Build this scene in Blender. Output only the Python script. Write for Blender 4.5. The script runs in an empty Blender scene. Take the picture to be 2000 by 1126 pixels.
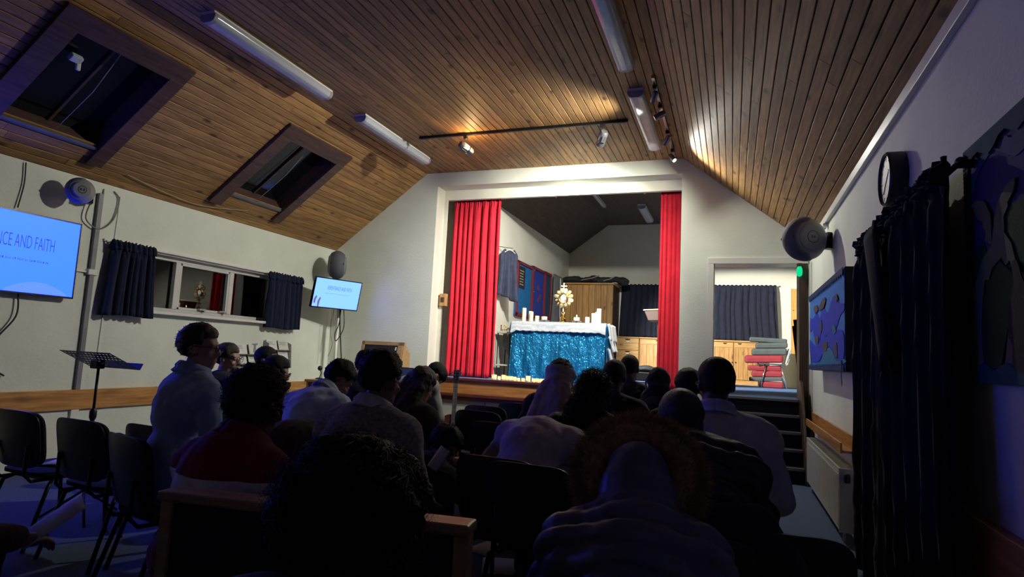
import bpy, bmesh, math, random
from mathutils import Vector, Matrix, noise

random.seed(7)
scene = bpy.context.scene
col = scene.collection
R = math.radians

# ---------------------------------------------------------------- camera
cam_d = bpy.data.cameras.new('camera')
cam = bpy.data.objects.new('camera', cam_d)
col.objects.link(cam)
cam_d.sensor_fit = 'HORIZONTAL'
cam_d.sensor_width = 36.0
cam_d.lens = 21.504
cam_d.clip_start = 0.05
cr = Vector((0.94049624, 0.33631543, 0.04856696))
cu = Vector((-0.0093041, -0.11738564, 0.99304282))
cf = Vector((-0.33967669, 0.93440491, 0.10727164))
cam.matrix_world = Matrix(((cr.x, cu.x, -cf.x, 0.0), (cr.y, cu.y, -cf.y, 0.0), (cr.z, cu.z, -cf.z, 1.32), (0, 0, 0, 1)))
scene.camera = cam

# ---------------------------------------------------------------- world: night outside
world = bpy.data.worlds.new('night')
scene.world = world
world.use_nodes = True
world.node_tree.nodes['Background'].inputs[0].default_value = (0.010, 0.013, 0.022, 1)
world.node_tree.nodes['Background'].inputs[1].default_value = 0.15

scene.view_settings.view_transform = 'Standard'
scene.view_settings.look = 'None'
scene.view_settings.gamma = 1.0
scene.view_settings.use_curve_mapping = False
scene.view_settings.exposure = 0.18

# levels of the lamps and screens the room has
W_TRACK1 = (4200, 610)      # two big heads: beam
W_TRACK2 = (420, 130, 165)   # three small lit heads: beam
W_BULB = 9                   # light leaking round each big head
SCREEN_LEFT = (0.055, 0.265, 12.0)
SCREEN_CORNER = (0.29, 0.64, 3.2)

# ---------------------------------------------------------------- room dimensions
XL, XR, D = -6.32, 0.924, 8.6
YB = -2.6                       # rear wall, behind the camera
ZE, ZF = 2.92, 4.165
XFL, XFR = -4.68, -0.67
OXL, OXR, OZ = -4.475, -0.683, 3.947
ZS = 0.93                       # stage floor
SXL, SXR, SYB = -3.70, 1.28, 14.1

# ---------------------------------------------------------------- materials
MATS = {}
def _nodes(name):
    m = bpy.data.materials.new(name)
    m.use_nodes = True
    nt = m.node_tree
    return m, nt, nt.nodes['Principled BSDF']

def _coords(nt, scale=(1, 1, 1), rnd=False):
    tc = nt.nodes.new('ShaderNodeTexCoord')
    mp = nt.nodes.new('ShaderNodeMapping')
    mp.inputs['Scale'].default_value = scale
    src = tc.outputs['Object']
    if rnd:
        oi = nt.nodes.new('ShaderNodeObjectInfo')
        mu = nt.nodes.new('ShaderNodeMath'); mu.operation = 'MULTIPLY'; mu.inputs[1].default_value = 57.0
        nt.links.new(oi.outputs['Random'], mu.inputs[0])
        ad = nt.nodes.new('ShaderNodeVectorMath'); ad.operation = 'ADD'
        nt.links.new(src, ad.inputs[0]); nt.links.new(mu.outputs[0], ad.inputs[1])
        src = ad.outputs[0]
    nt.links.new(src, mp.inputs[0])
    return mp.outputs[0]

def _c(c):
    return (c[0], c[1], c[2], 1)

def mat(name, c, rough=0.6, metal=0.0, var=0.15, scale=6.0, bump=0.0, bscale=60.0, spec=0.5, sheen=0.0, stretch=(1, 1, 1), rnd=False):
    if name in MATS:
        return MATS[name]
    m, nt, b = _nodes(name)
    b.inputs['Roughness'].default_value = rough
    b.inputs['Metallic'].default_value = metal
    b.inputs['Specular IOR Level'].default_value = spec
    if sheen:
        b.inputs['Sheen Weight'].default_value = sheen
    vec = _coords(nt, stretch, rnd)
    n = nt.nodes.new('ShaderNodeTexNoise'); n.inputs['Scale'].default_value = scale; n.inputs['Detail'].default_value = 4
    nt.links.new(vec, n.inputs['Vector'])
    r = nt.nodes.new('ShaderNodeValToRGB')
    r.color_ramp.elements[0].position = 0.3; r.color_ramp.elements[1].position = 0.7
    r.color_ramp.elements[0].color = _c([x * (1 - var) for x in c])
    r.color_ramp.elements[1].color = _c([min(1, x * (1 + var)) for x in c])
    nt.links.new(n.outputs['Fac'], r.inputs[0])
    nt.links.new(r.outputs[0], b.inputs['Base Color'])
    if bump:
        n2 = nt.nodes.new('ShaderNodeTexNoise'); n2.inputs['Scale'].default_value = bscale; n2.inputs['Detail'].default_value = 3
        nt.links.new(vec, n2.inputs['Vector'])
        bp = nt.nodes.new('ShaderNodeBump'); bp.inputs['Strength'].default_value = bump; bp.inputs['Distance'].default_value = 0.01
        nt.links.new(n2.outputs['Fac'], bp.inputs['Height'])
        nt.links.new(bp.outputs[0], b.inputs['Normal'])
    MATS[name] = m
    return m

def wood(name, dark, light, rough=0.4, knot=0.5, axis='Y', kscale=5.0, spec=0.5, vary=0.25):
    if name in MATS:
        return MATS[name]
    m, nt, b = _nodes(name)
    b.inputs['Roughness'].default_value = rough
    b.inputs['Specular IOR Level'].default_value = spec
    L = nt.links.new
    st = {'X': (0.08, 1, 1), 'Y': (1, 0.08, 1), 'Z': (1, 1, 0.08)}[axis]
    vec = _coords(nt, st, True)
    n = nt.nodes.new('ShaderNodeTexNoise'); n.inputs['Scale'].default_value = 34; n.inputs['Detail'].default_value = 5; n.inputs['Distortion'].default_value = 0.6
    L(vec, n.inputs['Vector'])
    r = nt.nodes.new('ShaderNodeValToRGB')
    r.color_ramp.elements[0].position = 0.30; r.color_ramp.elements[1].position = 0.68
    r.color_ramp.elements[0].color = _c(dark); r.color_ramp.elements[1].color = _c(light)
    L(n.outputs['Fac'], r.inputs[0])
    st2 = {'X': (0.45, 1, 1), 'Y': (1, 0.45, 1), 'Z': (1, 1, 0.45)}[axis]
    vec2 = _coords(nt, st2, True)
    v = nt.nodes.new('ShaderNodeTexVoronoi'); v.inputs['Scale'].default_value = kscale
    L(vec2, v.inputs['Vector'])
    kr = nt.nodes.new('ShaderNodeValToRGB')
    kr.color_ramp.elements[0].position = 0.07; kr.color_ramp.elements[1].position = 0.19
    kr.color_ramp.elements[0].color = (1 - knot, 1 - knot, 1 - knot, 1); kr.color_ramp.elements[1].color = (1, 1, 1, 1)
    L(v.outputs['Distance'], kr.inputs[0])
    mx = nt.nodes.new('ShaderNodeMixRGB'); mx.blend_type = 'MULTIPLY'; mx.inputs[0].default_value = 1
    L(r.outputs[0], mx.inputs[1]); L(kr.outputs[0], mx.inputs[2])
    oi = nt.nodes.new('ShaderNodeObjectInfo')
    mr = nt.nodes.new('ShaderNodeMapRange'); mr.inputs[3].default_value = 1 - vary; mr.inputs[4].default_value = 1 + vary * 0.6
    L(oi.outputs['Random'], mr.inputs[0])
    mx2 = nt.nodes.new('ShaderNodeMixRGB'); mx2.blend_type = 'MULTIPLY'; mx2.inputs[0].default_value = 1
    L(mx.outputs[0], mx2.inputs[1]); L(mr.outputs[0], mx2.inputs[2])
    L(mx2.outputs[0], b.inputs['Base Color'])
    bp = nt.nodes.new('ShaderNodeBump'); bp.inputs['Strength'].default_value = 0.15; bp.inputs['Distance'].default_value = 0.004
    L(n.outputs['Fac'], bp.inputs['Height']); L(bp.outputs[0], b.inputs['Normal'])
    MATS[name] = m
    return m

def emit(name, c, s=1.0):
    if name in MATS:
        return MATS[name]
    m, nt, b = _nodes(name)
    b.inputs['Base Color'].default_value = (0, 0, 0, 1)
    b.inputs['Roughness'].default_value = 0.4
    b.inputs['Specular IOR Level'].default_value = 0.2
    b.inputs['Emission Color'].default_value = _c(c)
    b.inputs['Emission Strength'].default_value = s
    MATS[name] = m
    return m

def glass_pane(name):
    m = bpy.data.materials.new(name); m.use_nodes = True
    nt = m.node_tree; nt.nodes.clear()
    o = nt.nodes.new('ShaderNodeOutputMaterial')
    t = nt.nodes.new('ShaderNodeBsdfTransparent'); t.inputs[0].default_value = (0.75, 0.8, 0.8, 1)
    g = nt.nodes.new('ShaderNodeBsdfGlossy'); g.inputs['Roughness'].default_value = 0.01
    f = nt.nodes.new('ShaderNodeFresnel'); f.inputs[0].default_value = 1.6
    mx = nt.nodes.new('ShaderNodeMixShader')
    L = nt.links.new
    L(f.outputs[0], mx.inputs[0]); L(t.outputs[0], mx.inputs[1]); L(g.outputs[0], mx.inputs[2]); L(mx.outputs[0], o.inputs[0])
    MATS[name] = m
    return m

def frosted(name, c):
    m = bpy.data.materials.new(name); m.use_nodes = True
    nt = m.node_tree; nt.nodes.clear()
    o = nt.nodes.new('ShaderNodeOutputMaterial')
    t = nt.nodes.new('ShaderNodeBsdfTranslucent'); t.inputs[0].default_value = _c(c)
    g = nt.nodes.new('ShaderNodeBsdfDiffuse'); g.inputs[0].default_value = _c(c)
    mx = nt.nodes.new('ShaderNodeMixShader'); mx.inputs[0].default_value = 0.45
    L = nt.links.new
    L(t.outputs[0], mx.inputs[1]); L(g.outputs[0], mx.inputs[2]); L(mx.outputs[0], o.inputs[0])
    MATS[name] = m
    return m

# ---------------------------------------------------------------- mesh building
class MB:
    def __init__(s):
        s.v = []; s.f = []
    def add(s, vs, fs):
        o = len(s.v)
        s.v += [tuple(p) for p in vs]
        s.f += [tuple(i + o for i in q) for q in fs]
        return s
    def box(s, c, d, rot=None):
        x, y, z = d[0] / 2, d[1] / 2, d[2] / 2
        vs = [Vector(p) for p in ((-x, -y, -z), (x, -y, -z), (x, y, -z), (-x, y, -z), (-x, -y, z), (x, -y, z), (x, y, z), (-x, y, z))]
        if rot is not None:
            vs = [rot @ p for p in vs]
        c = Vector(c)
        return s.add([p + c for p in vs], [(0, 3, 2, 1), (4, 5, 6, 7), (0, 1, 5, 4), (1, 2, 6, 5), (2, 3, 7, 6), (3, 0, 4, 7)])
    def bb(s, x0, x1, y0, y1, z0, z1):
        return s.box(((x0 + x1) / 2, (y0 + y1) / 2, (z0 + z1) / 2), (abs(x1 - x0), abs(y1 - y0), abs(z1 - z0)))
    def bar(s, p0, p1, w, h, up=(0, 0, 1)):
        p0 = Vector(p0); p1 = Vector(p1)
        d = p1 - p0; L = d.length; d.normalize()
        u = Vector(up); x = d.cross(u)
        if x.length < 1e-4:
            x = d.cross(Vector((0, 1, 0)))
        x.normalize(); z = x.cross(d)
        rot = Matrix((x, d, z)).transposed()
        return s.box((p0 + p1) / 2, (w, L, h), rot)
    def tube(s, pts, r, seg=8, caps=True):
        pts = [Vector(p) for p in pts]
        n = len(pts)
        rr = r if isinstance(r, (list, tuple)) else [r] * n
        vs = []; fs = []
        prev = None
        for i, p in enumerate(pts):
            t = (pts[min(i + 1, n - 1)] - pts[max(i - 1, 0)])
            t.normalize()
            if prev is None:
                a = t.cross(Vector((0.0, 0.0, 1.0)))
                if a.length < 1e-3:
                    a = t.cross(Vector((0.0, 1.0, 0.0)))
            else:
                a = prev - t * prev.dot(t)
                if a.length < 1e-4:
                    a = t.orthogonal()
            a.normalize(); prev = a
            b = t.cross(a)
            for k in range(seg):
                w = 2 * math.pi * k / seg
                vs.append(p + (a * math.cos(w) + b * math.sin(w)) * rr[i])
        for i in range(n - 1):
            for k in range(seg):
                k2 = (k + 1) % seg
                fs.append((i * seg + k, i * seg + k2, (i + 1) * seg + k2, (i + 1) * seg + k))
        if caps:
            fs.append(tuple(range(seg - 1, -1, -1)))
            fs.append(tuple((n - 1) * seg + k for k in range(seg)))
        return s.add(vs, fs)
    def lathe(s, prof, seg=20, mtx=None):
        vs = []; fs = []
        for (r, z) in prof:
            for k in range(seg):
                w = 2 * math.pi * k / seg
                p = Vector((r * math.cos(w), r * math.sin(w), z))
                vs.append(mtx @ p if mtx is not None else p)
        n = len(prof)
        for i in range(n - 1):
            for k in range(seg):
                k2 = (k + 1) % seg
                fs.append((i * seg + k, i * seg + k2, (i + 1) * seg + k2, (i + 1) * seg + k))
        fs.append(tuple(range(seg - 1, -1, -1)))
        fs.append(tuple((n - 1) * seg + k for k in range(seg)))
        return s.add(vs, fs)
    def prism(s, poly, o, ux, uy, th):
        o = Vector(o); ux = Vector(ux); uy = Vector(uy); nn = ux.cross(uy).normalized() * th
        a = sum(poly[i][0] * poly[(i + 1) % len(poly)][1] - poly[(i + 1) % len(poly)][0] * poly[i][1] for i in range(len(poly)))
        if a < 0:
            poly = poly[::-1]
        n = len(poly)
        b = [o + ux * p[0] + uy * p[1] for p in poly]
        vs = b + [p + nn for p in b]
        fs = [tuple(range(n - 1, -1, -1)), tuple(range(n, 2 * n))]
        fs += [(i, (i + 1) % n, n + (i + 1) % n, n + i) for i in range(n)]
        return s.add(vs, fs)
    def grid(s, fn, nu, nv):
        vs = [fn(i / nu, j / nv) for j in range(nv + 1) for i in range(nu + 1)]
        fs = [(j * (nu + 1) + i, j * (nu + 1) + i + 1, (j + 1) * (nu + 1) + i + 1, (j + 1) * (nu + 1) + i) for j in range(nv) for i in range(nu)]
        return s.add(vs, fs)
    def ell(s, c, r, rot=None, seg=16, rings=10):
        c = Vector(c); vs = []; fs = []
        def P(p):
            p = Vector((p[0] * r[0], p[1] * r[1], p[2] * r[2]))
            return (rot @ p if rot is not None else p) + c
        vs.append(P((0, 0, -1)))
        for i in range(1, rings):
            a = -math.pi / 2 + math.pi * i / rings
            for k in range(seg):
                w = 2 * math.pi * k / seg
                vs.append(P((math.cos(a) * math.cos(w), math.cos(a) * math.sin(w), math.sin(a))))
        vs.append(P((0, 0, 1)))
        for k in range(seg):
            fs.append((0, 1 + (k + 1) % seg, 1 + k))
        for i in range(rings - 2):
            for k in range(seg):
                k2 = (k + 1) % seg
                fs.append((1 + i * seg + k, 1 + i * seg + k2, 1 + (i + 1) * seg + k2, 1 + (i + 1) * seg + k))
        t = len(vs) - 1; b0 = 1 + (rings - 2) * seg
        for k in range(seg):
            fs.append((b0 + k, b0 + (k + 1) % seg, t))
        return s.add(vs, fs)
    def cap(s, p0, p1, r0, r1, seg=12):
        p0 = Vector(p0); p1 = Vector(p1)
        d = p1 - p0
        if d.length < 1e-5:
            return s.ell(p0, (r0, r0, r0))
        d.normalize()
        pts = []; rr = []
        for a in (80, 55, 28):
            pts.append(p0 - d * r0 * math.sin(R(a))); rr.append(r0 * math.cos(R(a)))
        pts += [p0, p1]; rr += [r0, r1]
        for a in (28, 55, 80):
            pts.append(p1 + d * r1 * math.sin(R(a))); rr.append(r1 * math.cos(R(a)))
        return s.tube(pts, rr, seg)
    def torus(s, c, R0, r, mtx=None, seg=24, rs=8):
        vs = []; fs = []
        c = Vector(c)
        for i in range(seg):
            a = 2 * math.pi * i / seg
            for k in range(rs):
                b = 2 * math.pi * k / rs
                p = Vector(((R0 + r * math.cos(b)) * math.cos(a), (R0 + r * math.cos(b)) * math.sin(a), r * math.sin(b)))
                vs.append((mtx @ p if mtx is not None else p) + c)
        for i in range(seg):
            for k in range(rs):
                i2 = (i + 1) % seg; k2 = (k + 1) % rs
                fs.append((i * rs + k, i2 * rs + k, i2 * rs + k2, i * rs + k2))
        return s.add(vs, fs)
    def xf(s, m):
        s.v = [tuple(m @ Vector(p)) for p in s.v]
        return s
    def mesh(s, name):
        me = bpy.data.meshes.new(name)
        me.from_pydata(s.v, [], s.f)
        me.update()
        return me
    def build(s, name, m, parent=None, smooth=False, bevel=0.0, solid=0.0, loc=None, rot=None):
        me = s.mesh(name)
        return link(name, me, m, parent, smooth, bevel, solid, loc, rot)

def link(name, me, m, parent=None, smooth=False, bevel=0.0, solid=0.0, loc=None, rot=None):
    if m is not None and not me.materials:
        me.materials.append(m)
    if smooth:
        me.shade_smooth()
        if smooth is not True:
            me.set_sharp_from_angle(angle=R(smooth))
    o = bpy.data.objects.new(name, me)
    col.objects.link(o)
    if parent is not None:
        o.parent = parent
    if loc is not None:
        o.location = loc
    if rot is not None:
        o.rotation_euler = rot
    if solid:
        md = o.modifiers.new('thickness', 'SOLIDIFY'); md.thickness = solid; md.offset = 0
    if bevel:
        md = o.modifiers.new('edge', 'BEVEL'); md.width = bevel; md.segments = 2; md.limit_method = 'ANGLE'
    return o

def tag(o, label=None, cat=None, group=None, kind=None):
    if label: o['label'] = label
    if cat: o['category'] = cat
    if group: o['group'] = group
    if kind: o['kind'] = kind
    return o

def thing(name, label, cat, loc=(0, 0, 0), rotz=0.0, group=None, kind=None):
    o = bpy.data.objects.new(name, None)
    o.empty_display_size = 0.1
    col.objects.link(o)
    o.location = loc
    o.rotation_euler = (0, 0, rotz)
    return tag(o, label, cat, group, kind)

def dup(root, loc, rotz, label, group=None):
    r = root.copy(); col.objects.link(r)
    r.location = loc; r.rotation_euler = (0, 0, rotz)
    r['label'] = label
    if group: r['group'] = group
    for ch in list(root.children):
        c = ch.copy(); col.objects.link(c); c.parent = r
        for g in list(ch.children):
            d = g.copy(); col.objects.link(d); d.parent = c
    return r

def evaluated(me, mods):
    o = bpy.data.objects.new('tmp', me)
    col.objects.link(o)
    for t, props in mods:
        md = o.modifiers.new('m', t)
        for k, v in props.items():
            setattr(md, k, v)
    dg = bpy.context.evaluated_depsgraph_get()
    dg.update()
    out = bpy.data.meshes.new_from_object(o.evaluated_get(dg))
    bpy.data.objects.remove(o)
    return out

def remeshed(mb, voxel, smooth=4, wr=0.0, wscale=9.0, seed=0):
    me = mb.mesh('tmp')
    out = evaluated(me, [('REMESH', dict(mode='VOXEL', voxel_size=voxel)), ('SMOOTH', dict(factor=0.5, iterations=smooth))])
    bpy.data.meshes.remove(me)
    if wr:
        ns = [v.normal.copy() for v in out.vertices]
        for v, n in zip(out.vertices, ns):
            p = v.co * wscale + Vector((seed * 3.1, seed * 1.7, 0))
            v.co += n * wr * (noise.noise(p) + 0.5 * noise.noise(p * 2.3))
    out.materials.clear()
    return out

def text_mesh(body, size, xs=1.0, extrude=0.0008, thin=0.0):
    cu_ = bpy.data.curves.new('t', 'FONT')
    cu_.body = body; cu_.size = size; cu_.extrude = extrude; cu_.align_x = 'CENTER'; cu_.align_y = 'CENTER'
    cu_.offset = thin; cu_.resolution_u = 3
    o = bpy.data.objects.new('t', cu_); col.objects.link(o)
    dg = bpy.context.evaluated_depsgraph_get()
    me = bpy.data.meshes.new_from_object(o.evaluated_get(dg))
    bpy.data.objects.remove(o)
    for v in me.vertices:
        v.co.x *= xs
    me.materials.clear()
    return me

def xform_mesh(me, m):
    me.transform(m); me.update()
    return me
# ================================================================ THE SETTING
m_wall = mat('plaster_cream', (0.70, 0.73, 0.645), 0.75, var=0.05, scale=2.5, bump=0.25, bscale=45, spec=0.2)
m_white = mat('white_gloss_paint', (0.74, 0.74, 0.68), 0.35, var=0.04, scale=4)
m_plank = wood('varnished_pine_plank', (0.22, 0.112, 0.038), (0.46, 0.252, 0.088), 0.58, 0.78, 'Y', 5.5, 0.5, 0.3)
m_void = mat('dark_joint', (0.02, 0.012, 0.008), 0.9, var=0.1)
m_carpet = mat('blue_grey_carpet', (0.085, 0.115, 0.20), 0.95, var=0.3, scale=120, bump=0.5, bscale=300, spec=0.1)
m_carpet2 = mat('pale_blue_stage_carpet', (0.13, 0.21, 0.42), 0.9, var=0.2, scale=90, bump=0.4, bscale=250, spec=0.1)
m_skyframe = wood('dark_stained_casing', (0.05, 0.026, 0.022), (0.11, 0.060, 0.050), 0.5, 0.3, 'Y', 3.0, 0.4, 0.1)
m_rail = wood('orange_pine_rail', (0.30, 0.13, 0.035), (0.55, 0.27, 0.08), 0.4, 0.45, 'Y', 3.5, 0.5, 0.1)
m_oakX = wood('orange_oak_board', (0.26, 0.10, 0.025), (0.46, 0.20, 0.055), 0.35, 0.3, 'X', 5.0, 0.5, 0.1)
m_mahog = wood('red_brown_lip', (0.05, 0.012, 0.010), (0.12, 0.03, 0.022), 0.3, 0.2, 'X', 4.0, 0.5, 0.1)
m_darkwood = wood('dark_brown_jamb', (0.035, 0.020, 0.013), (0.085, 0.05, 0.03), 0.5, 0.3, 'Z', 4.0, 0.4, 0.1)
m_glass = glass_pane('window_glass')
m_upvc = mat('white_window_frame', (0.60, 0.60, 0.58), 0.4, var=0.04)
m_black = mat('black_plastic', (0.012, 0.012, 0.014), 0.45, var=0.2)
m_steel = mat('brushed_steel', (0.45, 0.46, 0.48), 0.3, 1.0, var=0.08, scale=20)
m_chrome = mat('chrome', (0.75, 0.75, 0.76), 0.12, 1.0, var=0.03)
m_darkmetal = mat('black_enamel', (0.02, 0.02, 0.023), 0.4, 0.6, var=0.15)

# floor
fl = MB().bb(XL - 0.2, XR + 0.2, YB - 0.2, D + 0.3, -0.12, 0.0).build('floor', m_carpet)
tag(fl, kind='structure')

# walls of the hall
WY0, WY1, WZ0, WZ1 = 4.95, 7.22, 1.62, 2.30     # window in the left wall
w = MB()
w.bb(XL - 0.3, XL, YB, WY0, 0, ZE); w.bb(XL - 0.3, XL, WY1, D, 0, ZE)
w.bb(XL - 0.3, XL, WY0, WY1, 0, WZ0); w.bb(XL - 0.3, XL, WY0, WY1, WZ1, ZE)
tag(w.build('wall_left', m_wall), kind='structure')
tag(MB().bb(XR, XR + 0.3, YB, D, 0, ZE).build('wall_right', m_wall), kind='structure')
gable = [(XL - 0.3, 0), (XR + 0.3, 0), (XR + 0.3, ZE), (XFR, ZF + 0.03), (XFL, ZF + 0.03), (XL - 0.3, ZE)]
tag(MB().prism(gable, (0, YB, 0), (1, 0, 0), (0, 0, 1), 0.2).build('wall_rear', m_wall), kind='structure')

DX0, DX1, DZ1 = -0.247, 0.803, 2.67             # doorway beside the stage
def zgable(x):
    if x < XFL: return ZE + (x - XL) * (ZF - ZE) / (XFL - XL)
    if x > XFR: return ZE + (XR - x) * (ZF - ZE) / (XR - XFR)
    return ZF
wf = MB()
def fpart(poly):
    wf.prism(poly, (0, D + 0.30, 0), (1, 0, 0), (0, 0, 1), 0.30)
e = 0.02
fpart([(XL - 0.2, 0), (XFL, 0), (XFL, ZF + e), (XL, ZE + e), (XL - 0.2, ZE + e)])
fpart([(XFL, 0), (OXL, 0), (OXL, ZF + e), (XFL, ZF + e)])
fpart([(OXL, OZ), (OXR, OZ), (OXR, ZF + e), (OXL, ZF + e)])
fpart([(OXR, 0), (DX0, 0), (DX0, zgable(DX0) + e), (XFR, ZF + e), (OXR, ZF + e)])
fpart([(DX0, DZ1), (DX1, DZ1), (DX1, zgable(DX1) + e), (DX0, zgable(DX0) + e)])
fpart([(DX1, 0), (XR + 0.2, 0), (XR + 0.2, ZE + e), (XR, ZE + e), (DX1, zgable(DX1) + e)])
fpart([(OXL, 0), (OXR, 0), (OXR, 0.50), (OXL, 0.50)])
fpart([(DX0, 0), (DX1, 0), (DX1, 0.02), (DX0, 0.02)])
tag(wf.build('wall_front', m_wall), kind='structure')

# ceiling: dark backing with every board its own piece
cb = MB()
def slope_pt(side, s, off=0.0):
    if side == 'L':
        a = Vector((XL, 0, ZE)); b = Vector((XFL, 0, ZF))
    else:
        a = Vector((XR, 0, ZE)); b = Vector((XFR, 0, ZF))
    d = (b - a).normalized()
    n = Vector((-d.z, 0, d.x)) if side == 'L' else Vector((d.z, 0, -d.x))
    if n.z < 0: n = -n
    return a + d * s + n * off
SL = math.hypot(XFL - XL, ZF - ZE); SR = math.hypot(XR - XFR, ZF - ZE)
SKY = [(3.27, 4.15, 0.42, 1.48), (5.88, 6.80, 0.43, 1.48)]     # y0, y1, s0, s1 of the two roof windows
def back_panel(side, s0, s1, y0, y1):
    vs = []
    for off in (0.016, 0.036):
        for (s, y) in ((s0, y0), (s1, y0), (s1, y1), (s0, y1)):
            p = slope_pt(side, s, off); vs.append((p.x, y, p.z))
    cb.add(vs, [(0, 1, 2, 3), (7, 6, 5, 4), (0, 4, 5, 1), (1, 5, 6, 2), (2, 6, 7, 3), (3, 7, 4, 0)])
back_panel('R', -0.1, SR, YB, D)
ys = [YB] + [q for k in SKY for q in k[:2]] + [D]
back_panel('L', -0.1, SKY[0][2], YB, D); back_panel('L', SKY[0][3], SL, YB, D)
back_panel('L', 0.42, 1.48, YB, SKY[0][0]); back_panel('L', 0.42, 1.48, SKY[0][1], SKY[1][0]); back_panel('L', 0.42, 1.48, SKY[1][1], D)
cb.bb(XFL - 0.02, XFR + 0.02, YB, D, ZF + 0.016, ZF + 0.04)
ceil = cb.build('ceiling', m_void)
tag(ceil, kind='structure')
PW = 0.0915
def plank(center, width, length, ang):
    w_ = width / 2; l_ = length / 2
    mb = MB()
    pr = [(-w_ + 0.004, 0.0), (w_ - 0.004, 0.0), (w_, 0.004), (w_, 0.014), (-w_, 0.014), (-w_, 0.004)]
    mb.prism(pr, (0, l_, 0), (1, 0, 0), (0, 0, 1), length)
    return mb.build('plank', m_plank, ceil, loc=center, rot=(0, -ang, 0))
def rows(total):
    n = int(round(total / PW)); return n, total / n
def pieces(spans):
    """cut the free spans of a row into boards with staggered end joints"""
    out = []
    for (a, b) in spans:
        cuts = [a]
        y = a + random.uniform(1.2, 4.5)
        if a < 0: y = random.uniform(2.9, 6.2)
        while y < b - 0.7:
            cuts.append(y); y += random.uniform(3.6, 5.4)
        cuts.append(b)
        out += list(zip(cuts[:-1], cuts[1:]))
    return out
n, pw = rows(XFR - XFL)
for i in range(n):
    x = XFL + (i + 0.5) * pw
    for (a, b) in pieces([(YB, D)]):
        plank((x, (a + b) / 2, ZF), pw - 0.007, b - a - 0.004, 0)
for side, S in (('L', SL), ('R', SR)):
    n, pw = rows(S)
    ang = math.atan2(ZF - ZE, (XFL - XL) if side == 'L' else (XFR - XR))
    for i in range(n):
        s = (i + 0.5) * pw
        spans = [(YB, D)]
        if side == 'L' and SKY[0][2] - pw / 2 < s < SKY[0][3] + pw / 2:
            spans = [(YB, SKY[0][0]), (SKY[0][1], SKY[1][0]), (SKY[1][1], D)]
            if s < SKY[0][2] or s > SKY[0][3]:
                spans = [(YB, D)]
        for (a, b) in pieces(spans):
            p = slope_pt(side, s)
            wv = pw - 0.007
            if side == 'L':
                plank((p.x, (a + b) / 2, p.z), wv, b - a - 0.004, ang)
            else:
                plank((p.x, (a + b) / 2, p.z), wv, b - a - 0.004, -math.atan2(ZF - ZE, XR - XFR))

# roof windows in the left slope
angL = math.atan2(ZF - ZE, XFL - XL)
m_blind = mat('roof_window_night_glass', (0.004, 0.005, 0.008), 0.12, var=0.2)
m_sill = mat('blue_grey_sill', (0.10, 0.13, 0.18), 0.5)
dS = Vector((math.cos(angL), 0, math.sin(angL))); nS = Vector((-math.sin(angL), 0, math.cos(angL)))
frameM = Matrix((dS, Vector((0, 1, 0)), nS)).transposed()
for k, (y0, y1, s0, s1) in enumerate(SKY):
    o = thing('window_%d' % (k + 2), None, None, kind='structure')
    del_l = slope_pt('L', 0)
    def sp(s, y, off): 
        p = slope_pt('L', s, off); return (p.x, y, p.z)
    def sbox(name, sa, sb, ya, yb, oa, ob, m, bev=0.004):
        c = slope_pt('L', (sa + sb) / 2, (oa + ob) / 2)
        return MB().box((0, 0, 0), (abs(sb - sa), abs(yb - ya), abs(ob - oa))).build(name, m, o, bevel=bev, loc=(c.x, (ya + yb) / 2, c.z), rot=(0, -angL, 0))
    cw = 0.16
    sbox('casing', s0 - 0.21, s1 + 0.02, y0 - cw - 0.03, y0, -0.045, 0.0, m_skyframe)
    sbox('casing', s0 - 0.21, s1 + 0.02, y1, y1 + cw, -0.045, 0.0, m_skyframe)
    sbox('casing', s1, s1 + 0.2, y0 - cw - 0.03, y1 + cw, -0.040, 0.0, m_skyframe)
    sbox('casing', s0 - 0.03, s0, y0, y1, -0.02, 0.0, m_sill)
    for nm, a in (('lining', (s0 - 0.02, s0, y0, y1)), ('lining', (s1, s1 + 0.02, y0, y1)), ('lining', (s0, s1, y0 - 0.02, y0)), ('lining', (s0, s1, y1, y1 + 0.02))):
        sbox(nm, a[0], a[1], a[2], a[3], 0.0, 0.20, m_skyframe, 0)
    sbox('pane', s0, s1, y0, y1, 0.17, 0.19, m_blind, 0)
    ym = y0 + (y1 - y0) * 0.52
    sbox('glazing_bar', s0, s1, ym - 0.012, ym + 0.012, 0.145, 0.17, m_skyframe, 0)
    c = MB().tube([sp(s1 - 0.02, ym + 0.02, 0.10), sp((s0 + s1) / 2, ym + 0.05, 0.06), sp(s0 + 0.02, ym + 0.03, 0.05)], 0.004, 5)
    c.build('cord', mat('white_cord', (0.35, 0.34, 0.32), 0.7), o)
    if k == 0:
        hb = MB(); p = slope_pt('L', 1.18, 0.10)
        hb.box((p.x, y0 + 0.22, p.z), (0.07, 0.10, 0.05), Matrix.Rotation(-angL, 3, 'Y'))
        hb.box((p.x - 0.02, y0 + 0.26, p.z - 0.05), (0.03, 0.04, 0.08))
        hb.build('latch', mat('white_latch', (0.6, 0.65, 0.65), 0.4), o, bevel=0.01)

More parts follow.
